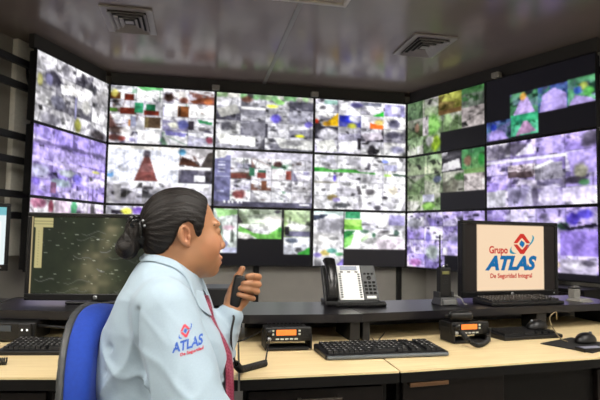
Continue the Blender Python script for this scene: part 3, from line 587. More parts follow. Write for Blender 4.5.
# ------------------------------------------------------------------ monitors
m_mon = mat('monitor_plastic', '#0f0f11', .32, var=.08, spec=.35); m_silver = mat('silver_badge', '#b9bcc0', .3, .6, var=.03)
m_scr = attr_mat('monitor_display', 1.0, .35); m_scr.node_tree.nodes['Principled BSDF'].inputs['Specular IOR Level'].default_value = .15
def map_pic():
    nx, ny = 150, 84; rs = np.random.RandomState(5); gx, gy = np.meshgrid(np.linspace(0, 1, nx), np.linspace(0, 1, ny)); a = np.zeros((ny, nx, 3))
    def nz(s, k): return vnoise(np.stack([gx.ravel()*s*1.6, gy.ravel()*s, np.full(gx.size, k)], 1)).reshape(gx.shape)
    n = .5*nz(4, .5)+.3*nz(9, 2.5)+.2*nz(22, 4.5)
    a[:] = np.array([30, 39, 25])/255; a += (n[..., None]-.5)*np.array([.12, .14, .08])
    road = np.exp(-((gx-.52-.16*(.5-gy)-.03*np.sin(gy*9))/(.06+.14*gy))**2)*(.3+.7*nz(14, 7.5))
    a = a*(1-.8*road[..., None])+np.array([165, 152, 118])/255*.8*road[..., None]
    for _ in range(100):
        x, y = rs.rand(2); l = rs.randint(1, 5); i, j = int(y*(ny-2)), int(x*(nx-8)); a[i, j:j+l] += rs.uniform(.08, .4)
    for _ in range(14):
        x, y, an, l = rs.rand(), rs.rand(), rs.uniform(-.5, .5), rs.uniform(.05, .25)
        for s in np.linspace(0, l, 60):
            i, j = int((y+s*math.sin(an)+.02*math.sin(s*40))*ny), int((x+s*math.cos(an))*nx)
            if 0 <= i < ny and 0 <= j < nx: a[i, j] = a[i, j]*.75+.13
    a[2:12, 3:24] = np.array([206, 196, 138])/255; a[5, 3:24] *= .75; a[8, 3:24] *= .75
    a[10:56, 5:13] = np.array([204, 192, 136])/255
    for i in range(16, 54, 3): a[i, 8:9] *= .7
    a[:, 0:2] = np.array([190, 170, 130])/255
    return a*.92
def logo_pic(): 
    a = np.zeros((60, 106, 3)); a[:] = np.array([26, 19, 17])/255; a[1:-1, 14:92] = np.array([246, 216, 182])/255; return a
def bright_pic():
    a = np.zeros((40, 60, 3)); a[:] = np.array([232, 244, 246])/255; a[:6] = np.array([120, 190, 200])/255; a[10:34, 40:57] = .98; return a
def monitor(loc, rz, pic, label, sx=.545, sz=.325, lift=.015, tilt=0.):
    t = thing('monitor', label, 'monitor', loc, rz, 'desk monitors on the shelves')
    e = .017; cz = lift+sz/2
    b = B(); lo = .028
    for cx, z, dx, dz in ((0, cz+sz/2-e/2, sx, e), (0, cz-sz/2+lo/2, sx, lo), (sx/2-e/2, cz+(lo-e)/2, e, sz-e-lo), (-sx/2+e/2, cz+(lo-e)/2, e, sz-e-lo)):
        b.box((cx, 0, z), (dx, .02, dz), .003)
    b.build('bezel', m_mon, t)
    nbox((0, .022, cz), (sx-.004, .026, sz-.004), .006).build('back_housing', m_mon, t)
    nbox((0, .05, cz), (sx*.5, .03, sz*.55), .01).build('back_bulge', m_mon, t)
    s = display('screen', sx-2*e, sz-e-lo, -.004, pic(), m_scr, t, cz+(lo-e)/2)
    nbox((0, .075, lift+.075), (.07, .025, .16), .006).build('stand_neck', m_mon, t)
    B().box((0, .07, .006), (.24, .17, .012), .005).build('stand_base', m_mon, t)
    bd = B().cyl((0, -.0105, cz-sz/2+lo/2), (0, -.0125, cz-sz/2+lo/2), .0085, n=24).build('badge', m_silver, t)
    vs, fs = text_mesh('hp', .012, .25, .0002); x0 = 0
    B().add([(v.x, -.013, v.y+cz-sz/2+lo/2-.0035) for v in vs], fs).build('badge_lettering', m_mon, bd)
    B().cyl((sx/2-.03, -.0102, cz-sz/2+lo/2), (sx/2-.03, -.0115, cz-sz/2+lo/2), .003, n=10).build('power_button', m_silver, t)
    return t, s, cz+(lo-e)/2
monitor((-.40, 2.385, ZS), -.10, map_pic, 'wide monitor showing a dark green satellite map, left of the woman', sx=.57, sz=.362)
mR, sR, czR = monitor((1.565, 2.48, ZS), .165, logo_pic, 'monitor showing a red and blue company logo on cream', sx=.60, sz=.375)
monitor((-1.045, 2.545, ZS), .35, bright_pic, 'monitor with a bright white screen cut off by the left picture edge', sx=.48, sz=.30, lift=.12)
# the logo on the right monitor
def flat_part(name, polys, m, parent, y):
    b = B()
    for vs, fs in polys: b.add([(x, y, z) for x, z in vs], fs)
    return b.build(name, m, parent)
def emis(name, col, s=1.):
    return mat(name, col, .4, var=0, emit=s, spec=.1)
m_lred = emis('logo_red', '#a02822', .6); m_lblue = emis('logo_blue', '#0f5488', .6); m_lteal = emis('logo_teal', '#22758e', .6)
def tx(body, size, cx, cz, shear=0., bold=0., width=None, space=1.):
    vs, fs = text_mesh(body, size, shear, bold, space, width); return ([(v.x+cx, v.y+cz) for v in vs], fs)
def diamond_logo(s):
    """two folded red chevrons around a blue core, with an orbit arc; unit size s"""
    red = []; T = s*.34
    for sg in (1, -1):
        red.append(([(-s*.78, sg*s*.06), (0-s*.16, sg*s*.95), (s*.16, sg*s*.95), (s*.78, sg*s*.06), (s*.42, sg*s*.06), (s*.05, sg*s*.52), (-s*.05, sg*s*.52), (-s*.42, sg*s*.06)],
                    [(0, 1, 6, 7), (1, 2, 5, 6), (2, 3, 4, 5)] if sg > 0 else [(7, 6, 1, 0), (6, 5, 2, 1), (5, 4, 3, 2)]))
    core = [([(-s*.26, 0), (-.05*s, s*.34), (s*.26, s*.1), (s*.22, -s*.1), (.05*s, -s*.36), (-s*.2, -s*.12)], [(0, 5, 4, 3, 2, 1)])]
    arc = []
    for a0, a1 in ((-70, 25), (150, 235)):
        vs = []; n = 14
        for k in range(n+1):
            a = R(a0+(a1-a0)*k/n); wd = s*.10*math.sin(math.pi*k/n)+.004*s
            for q in (1, -1):
                x = math.cos(a)*(s*1.15+q*wd); z = math.sin(a)*(s*.62+q*wd); vs.append((x*.9-z*.1, z+x*.55))
        arc.append((vs, [(2*k, 2*k+1, 2*k+3, 2*k+2) for k in range(n)]))
    return red, core, arc
ls = .054; lx, lz = .068, czR+.070
red, core, arc = diamond_logo(ls); mv = lambda P: [([(x*1.3+lx, z+lz) for x, z in vs], fs) for vs, fs in P]
flat_part('logo_diamond', mv(red), m_lred, sR, -.0052); flat_part('logo_core', mv(core), m_lblue, sR, -.0052); [flat_part('logo_orbit', mv([q]), m_lteal, sR, -.0056) for q in arc]
flat_part('logo_word', [tx('ATLAS', .092, .0, czR-.058, .3, .0052, .325)], m_lblue, sR, -.0052)
flat_part('logo_small_word', [tx('Grupo', .050, -.080, czR+.022, 0, .0016, .115)], m_lred, sR, -.0052)
flat_part('logo_motto', [tx('De Seguridad Integral', .031, .0, czR-.100, 0, .0009, .262)], m_lred, sR, -.0052)

# ------------------------------------------------------------------ keyboards, mice
m_key = mat('keycap_black', '#151517', .45, var=.12, spec=.4); m_kb = mat('keyboard_plastic', '#0f0f11', .35, var=.08, spec=.4); m_kedge = mat('keyboard_grey_lip', '#5a6064', .35, var=.05)
m_glyph = mat('key_print', '#a8a8a8', .6)
def keyboard(loc, rz, label, L=.45, D=.155, lip=False, glyph=True):
    t = thing('keyboard', label, 'keyboard', loc, rz, 'black computer keyboards')
    b = B(); b.box((0, 0, .008), (L, D, .016), .005)
    for v in range(len(b.v)):
        x, y, z = b.v[v]; b.v[v] = (x, y, z+(.010*(y+D/2)/D if z > .008 else 0))
    b.build('base', m_kb, t)
    if lip: nbox((0, -D/2-.004, .008), (L-.01, .014, .011), .004).build('front_lip', m_kedge, t)
    k = B(); g = B(); rs = random.Random(int(L*1000)+int(loc[0]*100)); u = (L-.03)/22.6
    for r_ in range(6):
        y = D/2-.018-r_*(D-.036)/5.4; x = -L/2+.015
        z = .016+.010*(y+D/2)/D
        while x < L/2-.015-u*.6:
            wd = u*(1 if r_ != 5 or not -.12 < x/L < .02 else 5)
            if r_ == 5 and -L*.14 < x < -L*.1: wd = u*5.5
            gap = abs(x-(L*.5-.015-u*6.9)) < u*.5 or abs(x-(L*.5-.015-u*3.9)) < u*.5
            if gap: x += u*.35; continue
            k.box((x+wd/2, y, z+.004), (wd*.88, (D-.036)/5.4*.84, .009), 0, taper=(.82, .8))
            if glyph and rs.random() < .8: g.box((x+wd*.4, y+.002, z+.0088), (u*.28, .004, .0006))
            x += wd
    k.build('keys', m_key, t, kind='stuff')
    if glyph: g.build('key_prints', m_glyph, t, kind='stuff')
    return t
keyboard((.655, 1.848, ZD), .045, 'black keyboard with a grey front lip, on the worktop across the seam', lip=True)
keyboard((-.415, 2.005, ZD), -.10, 'black keyboard on the worktop behind the blue chair', L=.42, D=.16)
keyboard((1.50, 2.315, ZS), .165, 'black keyboard on the shelf in front of the logo monitor', L=.42, D=.14)
def mouse(loc, rz, label):
    t = thing('mouse', label, 'mouse', loc, rz, 'black computer mice')
    def f(P): return smax(ell(P, (0, 0, .006), (.032, .058, .034)), -(P[:, 2]-.001), .004)
    sdf_mesh('shell', f, (-.04, -.065, -.004), (.04, .065, .046), .003, m_kb, t)
    B().cyl((-.003, .034, .033), (.003, .034, .033), .008, n=14).build('scroll_wheel', m_kedge, t)
    return t
mouse((1.545, 1.93, ZD+.004), -1.2, 'black mouse on the mouse pad at the right picture edge')
m_pad = mat('mouse_pad_rubber', '#121312', .75, var=.15)
o = B().box((0, 0, .002), (.24, .20, .004), .0015).build('mouse_pad', m_pad); o.location = (1.50, 1.90, ZD); o.rotation_euler = (0, 0, .45); tag(o, 'black mouse pad under the mouse at the right picture edge', 'mouse pad')
t = thing('card_holder', 'flat silver and black gadget in front of the mouse at the right edge', 'gadget', (1.46, 1.80, ZD), .1)
nbox((0, 0, .007), (.10, .05, .014), .004).build('body', m_kb, t); nbox((0, -.004, .0146), (.085, .03, .0015), .0005).build('face', m_silver, t)
keyboard((1.375, 2.09, ZD), .14, 'black slim keyboard under the shelf right of the second radio', L=.30, D=.13, glyph=False)
mouse((1.46, 2.12, ZD+.027), 1.9, 'black mouse lying on the slim keyboard under the shelf')

# ------------------------------------------------------------------ mobile radios
m_rad = mat('radio_black', '#101011', .42, var=.1, spec=.4); m_orange = mat('orange_display', '#e87830', .4, var=.1, scale=150, emit=.55); m_btn = mat('radio_buttons', '#b9bdb4', .5)
m_cord = mat('black_cord', '#0f0f10', .5)
def fist_mic(parent_name, loc, rot, label):
    t = thing('hand_microphone', label, 'microphone', loc, 0, 'black radio hand microphones'); t.rotation_euler = rot
    b = B(); b.box((0, 0, 0), (.052, .032, .088), .012, 3, taper=(1.12, 1.05)); b.build('body', m_rad, t, smooth=True)
    g = B()
    for k in range(5): g.box((0, -.0168, .005+k*.0065), (.03, .002, .0028))
    g.build('speaker_slots', m_blackm, t); nbox((.029, 0, .012), (.008, .018, .034), .003).build('talk_button', m_kedge, t)
    B().cyl((0, 0, -.043), (0, 0, -.062), .006, .0045, 12).build('strain_relief', m_cord, t)
    return t
def radio(loc, rz, label, depth=.085):
    t = thing('mobile_radio', label, 'radio', loc, rz, 'mobile radios with orange displays'); Wd = .172
    b = B(); b.box((0, .03, .008+.0), (.15, .09, .006), .001)
    for s in (-1, 1): b.box((s*.082, .03, .032), (.004, .10, .055), .001)
    b.build('bracket', m_blackm, t)
    nbox((0, depth/2+.012, .056), (.160, depth, .042), .004).build('body', m_rad, t)
    hs = B()
    for k in range(9): hs.box((-.06+k*.015, depth/2+.02, .078), (.003, depth*.8, .006))
    hs.build('cooling_fins', m_rad, t)
    nbox((0, .004, .057), (Wd, .022, .050), .006, seg=3).build('front_panel', m_rad, t)
    nbox((-.008, -.0085, .064), (.072, .003, .020), .001).build('display', m_orange, t)
    for k in range(5): nbox((-.04+k*.017, -.0085, .041), (.012, .003, .006), .001).build('button', m_btn, t)
    for sx in (-.056, .04):
        for z in (.058, .070): nbox((sx, -.0085, z), (.008, .003, .007), .001).build('button', m_btn, t)
    B().cyl((-.070, -.006, .066), (-.070, -.024, .066), .011, .010, 18).build('volume_knob', m_rad, t)
    B().cyl((-.070, -.006, .043), (-.070, -.018, .043), .007, n=14).build('mic_socket', m_silver, t)
    g = B()
    for k in range(6): g.box((.066, -.0078, .045+k*.005), (.026, .002, .002))
    g.build('speaker_grille', m_blackm, t)
    return t
rc = onz(288, 350.5, ZD); radio((rc.x, 1.93, ZD), .02, 'black two-way radio with orange display, behind the middle keyboard')
rr = onz(467, 343, ZD); radio((1.075, 1.99, ZD), .13, 'black two-way radio with orange display under the logo monitor shelf')
# far left: a third radio-like base unit with its lamps
t = thing('desk_radio', 'black desk radio unit with two small lamps at the left picture edge', 'radio', (-.675, 2.185, ZD), -.1)
nbox((0, .06, .04), (.22, .16, .07), .008).build('body', m_rad, t); nbox((-.03, -.021, .052), (.11, .004, .022), .001).build('display', mat('grey_lcd', '#39414a', .25), t)
nbox((.075, -.024, .04), (.045, .012, .06), .004).build('control_panel', m_blackm, t)
for dx in (-.008, .01): nbox((.075+dx, -.031, .048), (.006, .003, .007), .001).build('lamp', mat('white_lamp', '#f4f4f0', .4, emit=.9), t)
nbox((.075, -.045, .003), (.04, .05, .006), .002).build('foot', m_blackm, t)
B().tube([(.11, .0, .06), (.23, .0, .05)], [.006, .0045], 10).build('antenna', m_rad, t)
# curled cord at the left edge
p0 = Vector((-.64, 1.80, ZD+.011)); cc = B().tube(coil([p0, p0+Vector((.04, .01, .0)), p0+Vector((.085, .015, 0))], .009, pitch=.006), .0028, 6)
tag(cc.build('curled_cord', m_cord), 'thick black curled cord on the worktop at the left picture edge', 'cord')

# ------------------------------------------------------------------ desk phone
m_ph = mat('phone_charcoal', '#2c2d2e', .42, var=.06); m_phs = mat('phone_silver', '#e4e6e4', .4, var=.03); m_phg = mat('phone_grey', '#4b4d4e', .45)
m_hs = mat('handset_black', '#131314', .25)
def phone():
    t = thing('desk_phone', 'black and silver desk phone with handset on its left, on the shelf', 'phone', (.683, 2.32, ZS), -.03)
    tilt = R(-32); M = Matrix.Translation((0, -.035, .018)) @ Matrix.Rotation(tilt, 4, 'X')
    def pb(): b = B(); b.m = M; return b
    b = pb(); b.box((0, .012, .088), (.25, .024, .185), .008, 3); b.build('body', m_ph, t)
    nbox((0, .02, .010), (.235, .15, .02), .005).build('base', m_ph, t)
    f = B(); f.prism([(-.10, .0), (-.02, .0), (.07, .125)], -.09, .09)
    f = B(); f.m = Matrix.Rotation(R(90), 4, 'Z') @ Matrix.Rotation(R(90), 4, 'X'); f.prism([(-.02, .012), (.085, .012), (.078, .13), (.06, .14)], -.085, .085); f.build('wedge_stand', m_ph, t)
    fp = pb().box((-.002, -.002, .09), (.108, .006, .17), .002).build('face_plate', m_phs, t)
    pb().box((-.002, -.006, .16), (.078, .004, .02), .001).build('lcd', mat('phone_lcd', '#9aa2b4', .2), fp)
    k = pb()
    for i in range(11):
        for sx in (-.045, .041): k.box((sx, -.006, .018+i*.0112), (.010, .004, .0055), .0008)
    for sx in (-.036, -.002, .032): k.box((sx, -.006, .141), (.014, .004, .005), .0008)
    k.build('line_keys', m_ph, fp, kind='stuff')
    kp = pb().box((.088, -.002, .09), (.066, .005, .172), .002).build('keypad_plate', m_phg, t)
    k = pb()
    for i in range(4):
        for j in range(3): k.box((.068+j*.019, -.006, .038+i*.017), (.013, .005, .010), .0015)
    for j in range(3): k.box((.070+j*.017, -.006, .132), (.010, .004, .008), .001)
    k.build('keypad', m_hs, kp, kind='stuff')
    pb().box((.087, -.006, .017), (.042, .003, .012), .001).build('name_strip', m_phs, kp)
    kr = pb(); kr.lathe([(.001, 0), (.011, 0), (.011, .004), (.001, .004)], 18); 
    b = pb(); b.m = M @ Matrix.Translation((.087, -.004, .112)) @ Matrix.Rotation(R(90), 4, 'X'); b.lathe([(.001, 0), (.010, 0), (.010, .004), (.001, .004)], 18); b.build('navigation_key', m_hs, kp)
    # handset: two thick ends and a bowed grip
    pts = smooth_path([(-.092, -.008, -.004), (-.092, -.030, .02), (-.092, -.046, .06), (-.092, -.050, .105), (-.092, -.042, .155), (-.092, -.016, .200)], 5)
    n = len(pts)
    hb = pb()
    vs = []; fs = []; m_ = 14
    for i, p in enumerate(pts):
        s = i/(n-1); wd = .0235+.006*(abs(2*s-1)**3); th = .013+.010*(abs(2*s-1)**3)
        if i in (0, n-1): wd *= .75; th *= .7
        for q in range(m_):
            a = 2*math.pi*q/m_; vs.append((p.x+wd*math.copysign(abs(math.cos(a))**.7, math.cos(a)), p.y+th*math.copysign(abs(math.sin(a))**.7, math.sin(a)), p.z))
    for i in range(n-1):
        for q in range(m_): fs.append((i*m_+q, i*m_+(q+1) % m_, (i+1)*m_+(q+1) % m_, (i+1)*m_+q))
    fs += [tuple(range(m_))[::-1], tuple(range((n-1)*m_, n*m_))]
    hb.add(vs, fs, True); hs = hb.build('handset', m_hs, t)
    pp = [(-.085, -.075, .008), (-.045, -.085, .009), (.0, -.082, .009), (.05, -.088, .009), (.10, -.080, .009), (.135, -.06, .009), (.11, -.045, .012)]
    B().tube(coil(smooth_path(pp, 4), .0095, pitch=.0068), .003, 6).build('curled_cord', m_cord, t)
    B().tube(coil(smooth_path([(-.125, -.06, .009), (-.09, -.062, .009), (-.03, -.066, .009), (.03, -.07, .009)], 4), .0075, pitch=.0058), .0024, 6).build('curled_cord', m_cord, t)
phone()

# ------------------------------------------------------------------ handheld radio in its charger
t = thing('charger_cradle', 'grey and black charging cradle under the handheld radio', 'charger', (1.115, 2.29, ZS), .1)
m_chg = mat('charger_grey', '#6c6d6c', .45)
b = B().box((0, 0, .018), (.098, .085, .036), .006, taper=(.8, .8)); b.build('base', m_ph, t)
nbox((0, -.039, .016), (.066, .012, .022), .003).build('front_face', m_chg, t)
for s in (-1, 1): nbox((s*.034, .01, .044), (.010, .05, .03), .003).build('side_guide', m_ph, t)
B().tube(smooth_path([(.04, .01, .03), (.055, 0, .040), (.07, -.02, .03), (.085, -.03, .004), (.11, -.01, .003)], 5), .002, 6).build('power_cord', mat('pale_cable', '#8f8f8c', .5), t)
t = thing('handheld_radio', 'black handheld radio with thin upright antenna standing in the charger', 'radio', (1.115, 2.30, ZS+.036), .1)
b = B().box((0, 0, .066), (.058, .034, .132), .006, 3); b.build('body', m_rad, t)
g = B()
for k in range(6): g.box((0, -.0175, .06+k*.006), (.034, .002, .003))
g.build('speaker_grille', m_blackm, t); nbox((0, -.018, .108), (.036, .003, .014), .001).build('display', mat('dark_lcd', '#6a6a3a', .3), t)
B().cyl((.014, 0, .130), (.014, 0, .146), .007, n=14).build('volume_knob', m_rad, t); B().cyl((-.002, 0, .130), (-.002, 0, .140), .006, n=14).build('channel_knob', m_silver, t)
B().tube([(-.02, 0, .130), (-.02, 0, .15), (-.02, 0, .28)], [.006, .0042, .0032], 10).build('antenna', m_rad, t)

# small grey stand right of the logo monitor
t = thing('signature_stand', 'small grey plastic stand right of the logo monitor', 'stand', (1.88, 2.40, ZS), .3)
m_gs = mat('grey_plastic', '#7b7a76', .5)
b = B(); b.box((0, -.01, .008), (.095, .10, .016), .004, taper=(.8, .6)); b.build('base', m_gs, t)
nbox((-.008, .012, .037), (.05, .035, .045), .005).build('upright', m_gs, t); nbox((-.003, .012, .064), (.055, .04, .008), .003).build('top_plate', m_ph, t)
nbox((-.003, .012, .070), (.03, .02, .006), .002).build('clip', m_gs, t)

# flat computer unit on the shelf behind the woman
t = thing('computer_unit', 'flat black computer case lying on the shelf behind the woman\'s raised hand', 'computer', (.07, 2.27, ZS), -.05)
nbox((0, .08, .042), (.24, .19, .072), .004).build('case', mat('case_grey_black', '#1d1c20', .35), t); nbox((0, -.018, .042), (.236, .006, .068), .002).build('front_panel', m_black, t)
for x in (-.1, .1): nbox((x, .08, .003), (.03, .16, .006)).build('foot', m_blackm, t)
nbox((.08, -.022, .055), (.03, .003, .005), .001).build('drive_slot', m_kedge, t)

# cables
def cable(name, pts, r, m, label): return tag(B().tube(smooth_path(pts, 6), r, 6).build(name, m), label, 'cable')
cable('cable', [(-.66, 2.42, ZS+.02), (-.70, 2.36, ZS+.03), (-.78, 2.33, ZS+.005), (-.86, 2.4, ZS+.004)], .0022, m_cord, 'thin black cable looping left of the map monitor')
cable('cable', [Vector((1.63, 2.22, .79)), at(556, 312, 2.18), at(550, 317, 2.15), at(552, 326, 2.08), at(560, 338, 2.0), Vector((1.47, 1.94, ZD+.007))], .0024, mat('tan_cable', '#8a7a5c', .5), 'thin tan cable hanging from the shelf onto the mouse pad')
cable('cable', [onz(393, 338, ZD)+Vector((0, .1, .004)), onz(382, 336, ZD+.004), onz(376, 342, ZD+.004), onz(372, 338, ZD+.004)], .0022, m_cord, 'black cable lying behind the middle keyboard')
cable('cable', [Vector((rc.x-.09, 2.02, ZD+.05)), at(250, 337, 2.05), at(243, 340, 2.0), at(236, 342, 2.03)], .003, m_cord, 'black cable running left from the middle radio')
for i, (pts, lb) in enumerate((([(27, 64), (28, 80), (34, 96), (33, 112)], 'black cable hanging behind the upper left bare rails'), ([(26, 178), (27, 190), (33, 200), (30, 214)], 'black cable hanging behind the lower left bare rails'))):
    cable('cable', [at(x, y, 4.78) for x, y in pts], .012, m_cord, lb)

# black cabinet below the right screens
t = thing('side_cabinet', 'black low cabinet under the right screens, cut off by the right edge', 'cabinet', (HR.x+DR.x*1.55+NR.x*.12, HR.y+DR.y*1.55+NR.y*.12, 0), math.atan2(DR.y, DR.x))
nbox((0, .0, .40), (1.1, .34, .80), .006).build('body', m_carc, t)
for s in (-1, 1):
    d_ = nbox((s*.272, -.178, .42), (.535, .018, .70), .004).build('door', m_draw, t); nbox((s*.03, -.195, .5), (.012, .016, .14), .003).build('handle', m_hdark, d_)

# ------------------------------------------------------------------ office chair
m_blue = mat('blue_fabric', '#0a389c', .85, var=.08, scale=120, bump=.25, bscale=900, sheen=.05); m_shell = mat('grey_chair_shell', '#3d3f40', .4, var=.05)
def chair():
    t = thing('office_chair', 'blue fabric office chair with dark grey plastic shell, under the woman', 'chair', (-.008, 1.36, 0), CHAIR_YAW)
    def rb2(a, b, ha, hb, r):
        qa = np.abs(a)-ha+r; qb = np.abs(b)-hb+r
        return np.sqrt(np.maximum(qa, 0)**2+np.maximum(qb, 0)**2)+np.minimum(np.maximum(qa, qb), 0)-r
    def back(P, off, e, grow):
        x = P[:, 0]-BX-.55*P[:, 1]**2+.10*(np.clip(P[:, 2]-.70, -.3, .4))**2*3-.02
        d2 = rb2(P[:, 1], P[:, 2]-.722, .215+grow, .250+grow, .212); q = np.maximum(d2+e, 0)
        return (np.sqrt(q*q+np.maximum(np.abs(x-off)-e*.3, 0)**2)+np.minimum(np.maximum(d2+e, np.abs(x-off)-e*.3), 0)-e)*.9
    BX = -.228
    sdf_mesh('backrest', lambda P: back(P, 0, .026, 0), (-.36, -.27, .45), (-.10, .27, 1.05), .006, m_blue, t)
    sdf_mesh('back_shell', lambda P: back(P, -.027, .007, .003), (-.36, -.27, .45), (-.10, .27, 1.05), .006, m_shell, t)
    def seat(P): return rb2(np.sqrt(np.maximum(rb2(P[:, 0]-.02, P[:, 1], .24, .23, .12)+.03, 0)**2), np.abs(P[:, 2]-.44), .03, .035, .02)
    sdf_mesh('seat', seat, (-.27, -.27, .38), (.30, .27, .50), .008, m_blue, t)
    nbox((.02, 0, .385), (.40, .38, .025), .01).build('seat_shell', m_shell, t)
    B().tube(smooth_path([(-.10, 0, .37), (-.26, 0, .37), (-.315, 0, .46), (-.30, 0, .62)], 6), .018, 10).build('back_bar', m_black, t)
    B().lathe([(.03, .06), (.03, .2), (.022, .2), (.022, .375)], 20).build('gas_column', m_black, t)
    for k in range(5):
        a = R(72*k+18); c, s = math.cos(a), math.sin(a)
        leg = B().tube([(0, 0, .095), (c*.12, s*.12, .085), (c*.23, s*.23, .070)], [.026, .022, .016], 10).build('base_leg', m_black, t)
        B().cyl((c*.23-s*.02, s*.23+c*.02, .027), (c*.23+s*.02, s*.23-c*.02, .027), .027, n=18).build('caster', m_blackm, leg)
CHAIR_YAW = R(-14)
chair()

# ------------------------------------------------------------------ the woman
Y0 = 1.37; BYAW = R(-12); HYAW = R(15); TC = (-.07, Y0)
def unrot(P):
    c, s = math.cos(-BYAW), math.sin(-BYAW); x = P[:, 0]-TC[0]; y = P[:, 1]-TC[1]
    return c*x-s*y+TC[0], s*x+c*y, P[:, 2]
def rot_pt(x, y, z):
    c, s = math.cos(BYAW), math.sin(BYAW); x -= TC[0]
    return Vector((c*x-s*y+TC[0], s*x+c*y+TC[1], z))
ZP = [.46, .52, .62, .75, .863, .93, 1.00, 1.047, 1.075, 1.10, 1.13]
XB = [-.185, -.20, -.198, -.203, -.207, -.193, -.168, -.145, -.126, -.105, -.10]
XF = [.09, .10, .098, .082, .080, .052, .022, .010, -.005, -.02, -.03]
HWD = [.185, .19, .175, .16, .168, .172, .155, .108, .078, .062, .055]
def torso(P, off):
    x, y, z = unrot(P); b = np.interp(z, ZP, XB); f = np.interp(z, ZP, XF); w_ = np.interp(z, ZP, HWD)
    c = (b+f)/2; a = (f-b)/2-off; w_ = w_-off; e = 2.25
    q = ((np.abs(x-c)/a)**e+(np.abs(y)/w_)**e)**(1/e)
    d = (q-1)*np.minimum(a, w_)*.85
    return smax(smax(d, .47+off-z, .03), z-(1.085-off), .02)
SHR = rot_pt(-.022, -.168, .98); ELR = Vector((.016, 1.115, .765)); WRR = Vector((.20, 1.19, .655))
SHL = rot_pt(-.066, .168, .985); ELL = Vector((.052, 1.572, .80)); WRL = at(230.5, 314, 1.425)
# head frame
ear = at(186, 236, Y0-.072); HO = Vector((ear.x-.0194, ear.y+.0724, ear.z)); HP = 0.
hx = Vector((math.cos(HYAW), math.sin(HYAW), 0)); hy = Vector((-math.sin(HYAW), math.cos(HYAW), 0))
HM = np.array([hx[:], hy[:], (0, 0, 1)], np.float32)
def hloc(P): return ((P-np.array(HO[:], np.float32))@HM.T)*1000.
def hw(x, y, z): return HO+hx*(x/1000)+hy*(y/1000)+Vector((0, 0, z/1000))
def cranium(Q): return smin(ell(Q, (-6, 0, 33), (82, 73, 79)), ell(Q, (22, 0, 38), (62, 64, 64)), 20)
def head(Q):
    S = Q*np.array([1, 0, 1], np.float32); S[:, 1] = np.abs(Q[:, 1])       # mirrored half
    d = cranium(Q)
    d = smin(d, ell(Q, (42, 0, -22), (56, 60, 80)), 24)
    d = smin(d, ell(S, (58, 34, -24), (40, 30, 40)), 16)
    d = smin(d, ell(Q, (54, 0, -66), (43, 45, 33)), 20)
    d = smin(d, ell(S, (16, 42, -52), (36, 22, 34)), 20)                   # jaw corners
    d = smin(d, ell(Q, (84, 0, -84), (20, 23, 18)), 18)                    # chin
    d = smin(d, ell(S, (83, 24, 30), (14, 26, 10)), 16)                    # brow
    d = smax(d, -ell(S, (106, 31, 13), (16, 16, 10)), 12)                  # eye sockets
    d = smin(d, ell(S, (84, 31, 12), (14, 15, 13)), 3)                     # lids
    d = smax(d, -ell(S, (101, 32, 11), (8, 13, 2.4)), 3)                   # lid opening
    d = smin(d, cap(Q, (94, 0, 20), (110, 0, -20), 7, 9.5), 12)
    d = smin(d, ell(Q, (111, 0, -24), (10, 12, 9)), 6)
    d = smin(d, ell(S, (102, 12, -27), (10, 8, 8)), 5)
    d = smax(d, -ell(S, (107, 7, -35), (5, 4, 4)), 3)
    d = smin(d, ell(Q, (82, 0, -58), (26, 32, 22)), 12)                    # muzzle
    d = smin(d, ell(Q, (101, 0, -54), (12, 22, 6.5)), 6)
    d = smin(d, ell(Q, (100, 0, -66.5), (12, 19, 7)), 6)
    d = smax(d, -ell(Q, (116, 0, -60.2), (12, 20, .8)), 2.5)                # mouth line
    # ears: flattened shell with a rim, a hollow and a lobe
    E = S-np.array([-4, 73, 0], np.float32); cs, sn = math.cos(.28), math.sin(.28)
    ex_ = E[:, 0]*cs+E[:, 2]*sn*.5; E2 = np.stack([ex_, E[:, 1]-.25*(-E[:, 0]), E[:, 2]], 1)
    e = ell(E2, (0, 3, 2), (15, 7, 25))
    e = smax(e, -ell(E2, (2.5, 11, 4), (9.5, 12, 18)), 2)
    e = smin(e, cap(E2, (-4, 5, 12), (-3, 4, -8), 2.2), 2); e = smin(e, ell(E2, (6, 3, -20), (7.5, 5, 8)), 5); e = smin(e, ell(E2, (10, 5, -3), (4, 4, 6)), 3)
    return smin(d, e, 4)
# hands
def hand_left(P):
    Yh = 1.425; g = lambda x, y, dy: at(x, y, Yh+dy)[:]
    d = cap(P, WRL[:], g(235, 301, .012), .024, .026)
    d = smin(d, cap(P, g(236, 299, .016), g(243, 284, .026), .021, .017), .02)
    d = smin(d, cap(P, g(243, 297, .016), g(251, 283, .022), .017, .015), .02)
    fing = [((251, 278, .022), (258.5, 277, .002), (253, 276, -.020), (247.5, 276.5, -.022)),
            ((252, 284, .022), (258.5, 284.5, .000), (251, 283.5, -.022), (243.5, 283.5, -.023)),
            ((251, 290, .022), (257, 291.5, .000), (249, 289.5, -.022), (240.5, 288.5, -.022)),
            ((248, 296, .020), (253, 298.5, .000), (246, 296.5, -.020), (238.5, 294.5, -.020))]
    for k, (a, b, c, e) in enumerate(fing):
        r = (.0088, .0090, .0086, .0076)[k]; a, b, c, e = (g(*q) for q in (a, b, c, e))
        f = np.minimum(cap(P, a, b, r*1.15, r*1.02), np.minimum(cap(P, b, c, r*1.02, r*.95), cap(P, c, e, r*.95, r*.82)))
        d = smin(d, f, .005)
    a, b, c, e = (g(*q) for q in ((232.5, 302, .010), (233, 290, .006), (237.5, 277.5, .010), (242.5, 268.5, .008)))
    th = smin(cap(P, a, b, .015, .0125), smin(cap(P, b, c, .012, .0098), cap(P, c, e, .0095, .0078), .006), .006)
    return smin(d, th, .012)
